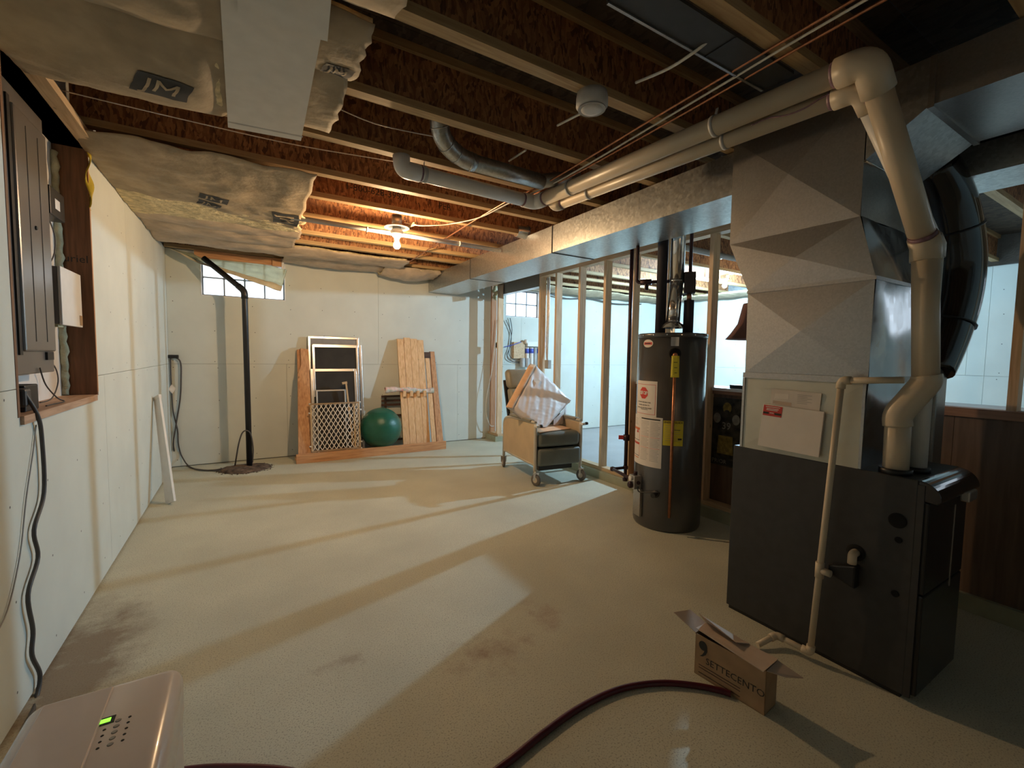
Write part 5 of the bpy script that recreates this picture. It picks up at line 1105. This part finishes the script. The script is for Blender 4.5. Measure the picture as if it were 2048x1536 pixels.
for dx in (0.0, 0.10): G().lathe([(0.04, -0.16), (0.045, -0.15), (0.045, 0.0)], (a2.x+0.02+dx, YB-0.06, a2.z), ez, 16).obj('clear_bowl', 'pvc_grey', wfb)
mp_ = fz(1066, 690)
ws = thing('water_filter_rack', 'white bracket holding upright water filter cartridges on the far wall', 'water filter', (mp_.x, YB, 1.3))
a = fz(1051, 683); b = fz(1088, 694); G().box((a.x, YB-0.07, b.z), (b.x, FZ, a.z)).obj('bracket', 'white_paint', ws, bevel=0.006)
for px, mt in ((1054, 'w'), (1063, 'w'), (1070, 'g'), (1078, 'w')):
    p = fz(px, 695, 0.04); bz = fz(px, 731, 0.04).z
    cr = G().lathe([(0.030, bz-p.z), (0.034, bz-p.z+0.01), (0.034, 0.0)], p, ez, 18).obj('cartridge', 'white_label' if mt == 'w' else 'pvc_grey', ws)
    if mt == 'w':
        G().lathe([(0.0345, -0.10), (0.0345, -0.02)], p, ez, 18).obj('blue_band', 'cord_blue', cr)
for k, P in enumerate((((1012, 640), (1022, 665), (1021, 690), (1014, 712), (1022, 722), (1040, 726), (1056, 727)), ((1020, 636), (1024, 660), (1020, 690), (1018, 708), (1028, 720), (1044, 724)), )):
    cable('dark_tube', ('thin dark tube looping left of the filter board', 'second thin dark tube curling below the window to the filters')[k], [fz(px, py, 0.03) for px, py in P], 0.006, 'cord', 'tube')
cable('blue_tube', 'blue plastic tube running from the doorway to the filter board', [fz(1008, 694, 0.05), fz(1025, 690, 0.08), fz(1042, 684, 0.09)], 0.007, 'cord_blue', 'tube')
cable('hanging_cable', 'pale cable hanging in a loop beside the doorway studs', [onY(px, py, 6.40) for px, py in ((994, 640), (990, 690), (984, 740), (974, 790), (972, 825), (980, 850), (988, 852))], 0.005, 'cord_white')
cable('dark_cable', 'dark cable sagging along the top of the side room far wall', [(4.6, 6.42, 2.49), (5.0, 6.44, 2.43), (5.6, 6.44, 2.47), (6.2, 6.43, 2.42), (6.9, 6.42, 2.46)], 0.012, 'cord')
ob = thing('tan_outlet_box', 'small tan outlet box between the doorway studs', 'outlet box', (XS+0.05, 6.33, 1.5))
G().box((XS+0.012, 6.246, 1.50), (XS+0.075, 6.31, 1.60)).obj('box', 'foam_yellow', ob, bevel=0.004); G().box((XS+0.010, 6.254, 1.515), (XS+0.012, 6.302, 1.585)).obj('opening', 'blackhole', ob)
sc = thing('side_room_conduit', 'pale blue-grey pipe crossing below the side room joists', 'pipe', (5.5, 3.3, 2.53))
G().tube([(3.75, 3.10, 2.535), (7.4, 3.16, 2.535)], 0.03, 14).obj('pipe_run', 'pvc_grey', sc)
for x in (4.6, 6.4): ring((x, 3.13, 2.535), (1, 0, 0), 0.0335, 0.016, 'coupling', 'pvc_white', sc)
lm = thing('table_lamp', 'table lamp with a brown flared shade on the half wall ledge', 'lamp', (3.70, 2.03, 1.135))
LX, LY = 3.70, 2.11
G().lathe([(0.08, 0), (0.085, 0.02), (0.03, 0.04), (0.018, 0.06), (0.05, 0.14), (0.055, 0.22), (0.02, 0.30), (0.012, 0.42)], (LX, LY, 1.1355), seg=24).obj('base', 'dark_wood', lm)
zb = onX(1470, 680, LX).z; zt = onX(1495, 610, LX).z
G().lathe([(0.275, 0), (0.235, 0.05), (0.185, 0.13), (0.15, zt-zb)], (LX, LY, zb), seg=36, caps=False).obj('shade', 'shade', lm)
G().lathe([(0.012, 0), (0.012, 0.1)], (LX, LY, zb+0.03), seg=10).obj('socket', 'black', lm)
for k in range(3): G().bar((LX, LY, zt-0.01), (LX+0.115*math.cos(k*2.09), LY+0.115*math.sin(k*2.09), zt-0.005), 0.004, 0.004).obj('spider', 'alu', lm)
bk = thing('black_clamp', 'small black clamp sitting on the half wall ledge', 'clamp', (3.66, 2.2, 1.135))
G().box((3.60, 2.15, 1.1355), (3.68, 2.31, 1.165)).obj('base', 'black', bk); G().box((3.62, 2.13, 1.165), (3.68, 2.19, 1.25)).obj('jaw', 'black', bk, bevel=0.006)
XP = XS+0.0895
ps = thing('poster', 'dark football poster with a player numbered 39 on the half wall', 'poster', (XP, 2.2, 0.46))
G().box((XP-0.004, 1.98, 0.455), (XP, 2.435, 1.05)).obj('sheet', 'poster_dark', ps)
pf = lambda a, b: Vector((XP-0.0046, 2.43-a, 0.46+b))
def poly(name, P, mat, lift=0.0): return G().add([pf(a, b)+Vector((-lift, 0, 0)) for a, b in P], [tuple(range(len(P)))]).obj(name, mat, ps)
el = lambda cx_, cy_, rx, ry, n=16: [(cx_+rx*math.cos(2*PI*k/n), cy_+ry*math.sin(2*PI*k/n)) for k in range(n)]
poly('player_trousers', [(0.05, 0.10), (0.20, 0.10), (0.19, 0.28), (0.06, 0.28)], 'poster_gold'); poly('player_jersey', [(0.06, 0.26), (0.20, 0.26), (0.24, 0.42), (0.02, 0.42)], 'poster_dark', 0.0003)
poly('player_sleeve', el(0.04, 0.41, 0.035, 0.045), 'poster_white', 0.0006); poly('player_sleeve', el(0.215, 0.41, 0.035, 0.045), 'poster_white', 0.0006); poly('player_helmet', el(0.13, 0.505, 0.04, 0.048), 'poster_gold', 0.0006); poly('face_guard', el(0.13, 0.47, 0.025, 0.018), 'poster_dark', 0.0012)
text('jersey_number', '39', lambda a, b: pf(0.13+a, 0.345+b)+Vector((-0.001, 0, 0)), 0.085, 'poster_white', ps, bold=0.015)
poly('title_bar', [(0.0, 0.005), (0.44, 0.005), (0.44, 0.055), (0.0, 0.055)], 'ink', 0.0006); text('title_lettering', 'PRIOR', lambda a, b: pf(0.006+a, 0.031+b)+Vector((-0.0012, 0, 0)), 0.05, 'poster_white', ps, align='LEFT')

for o in bpy.data.objects:
    if 'base' in o: del o['base']
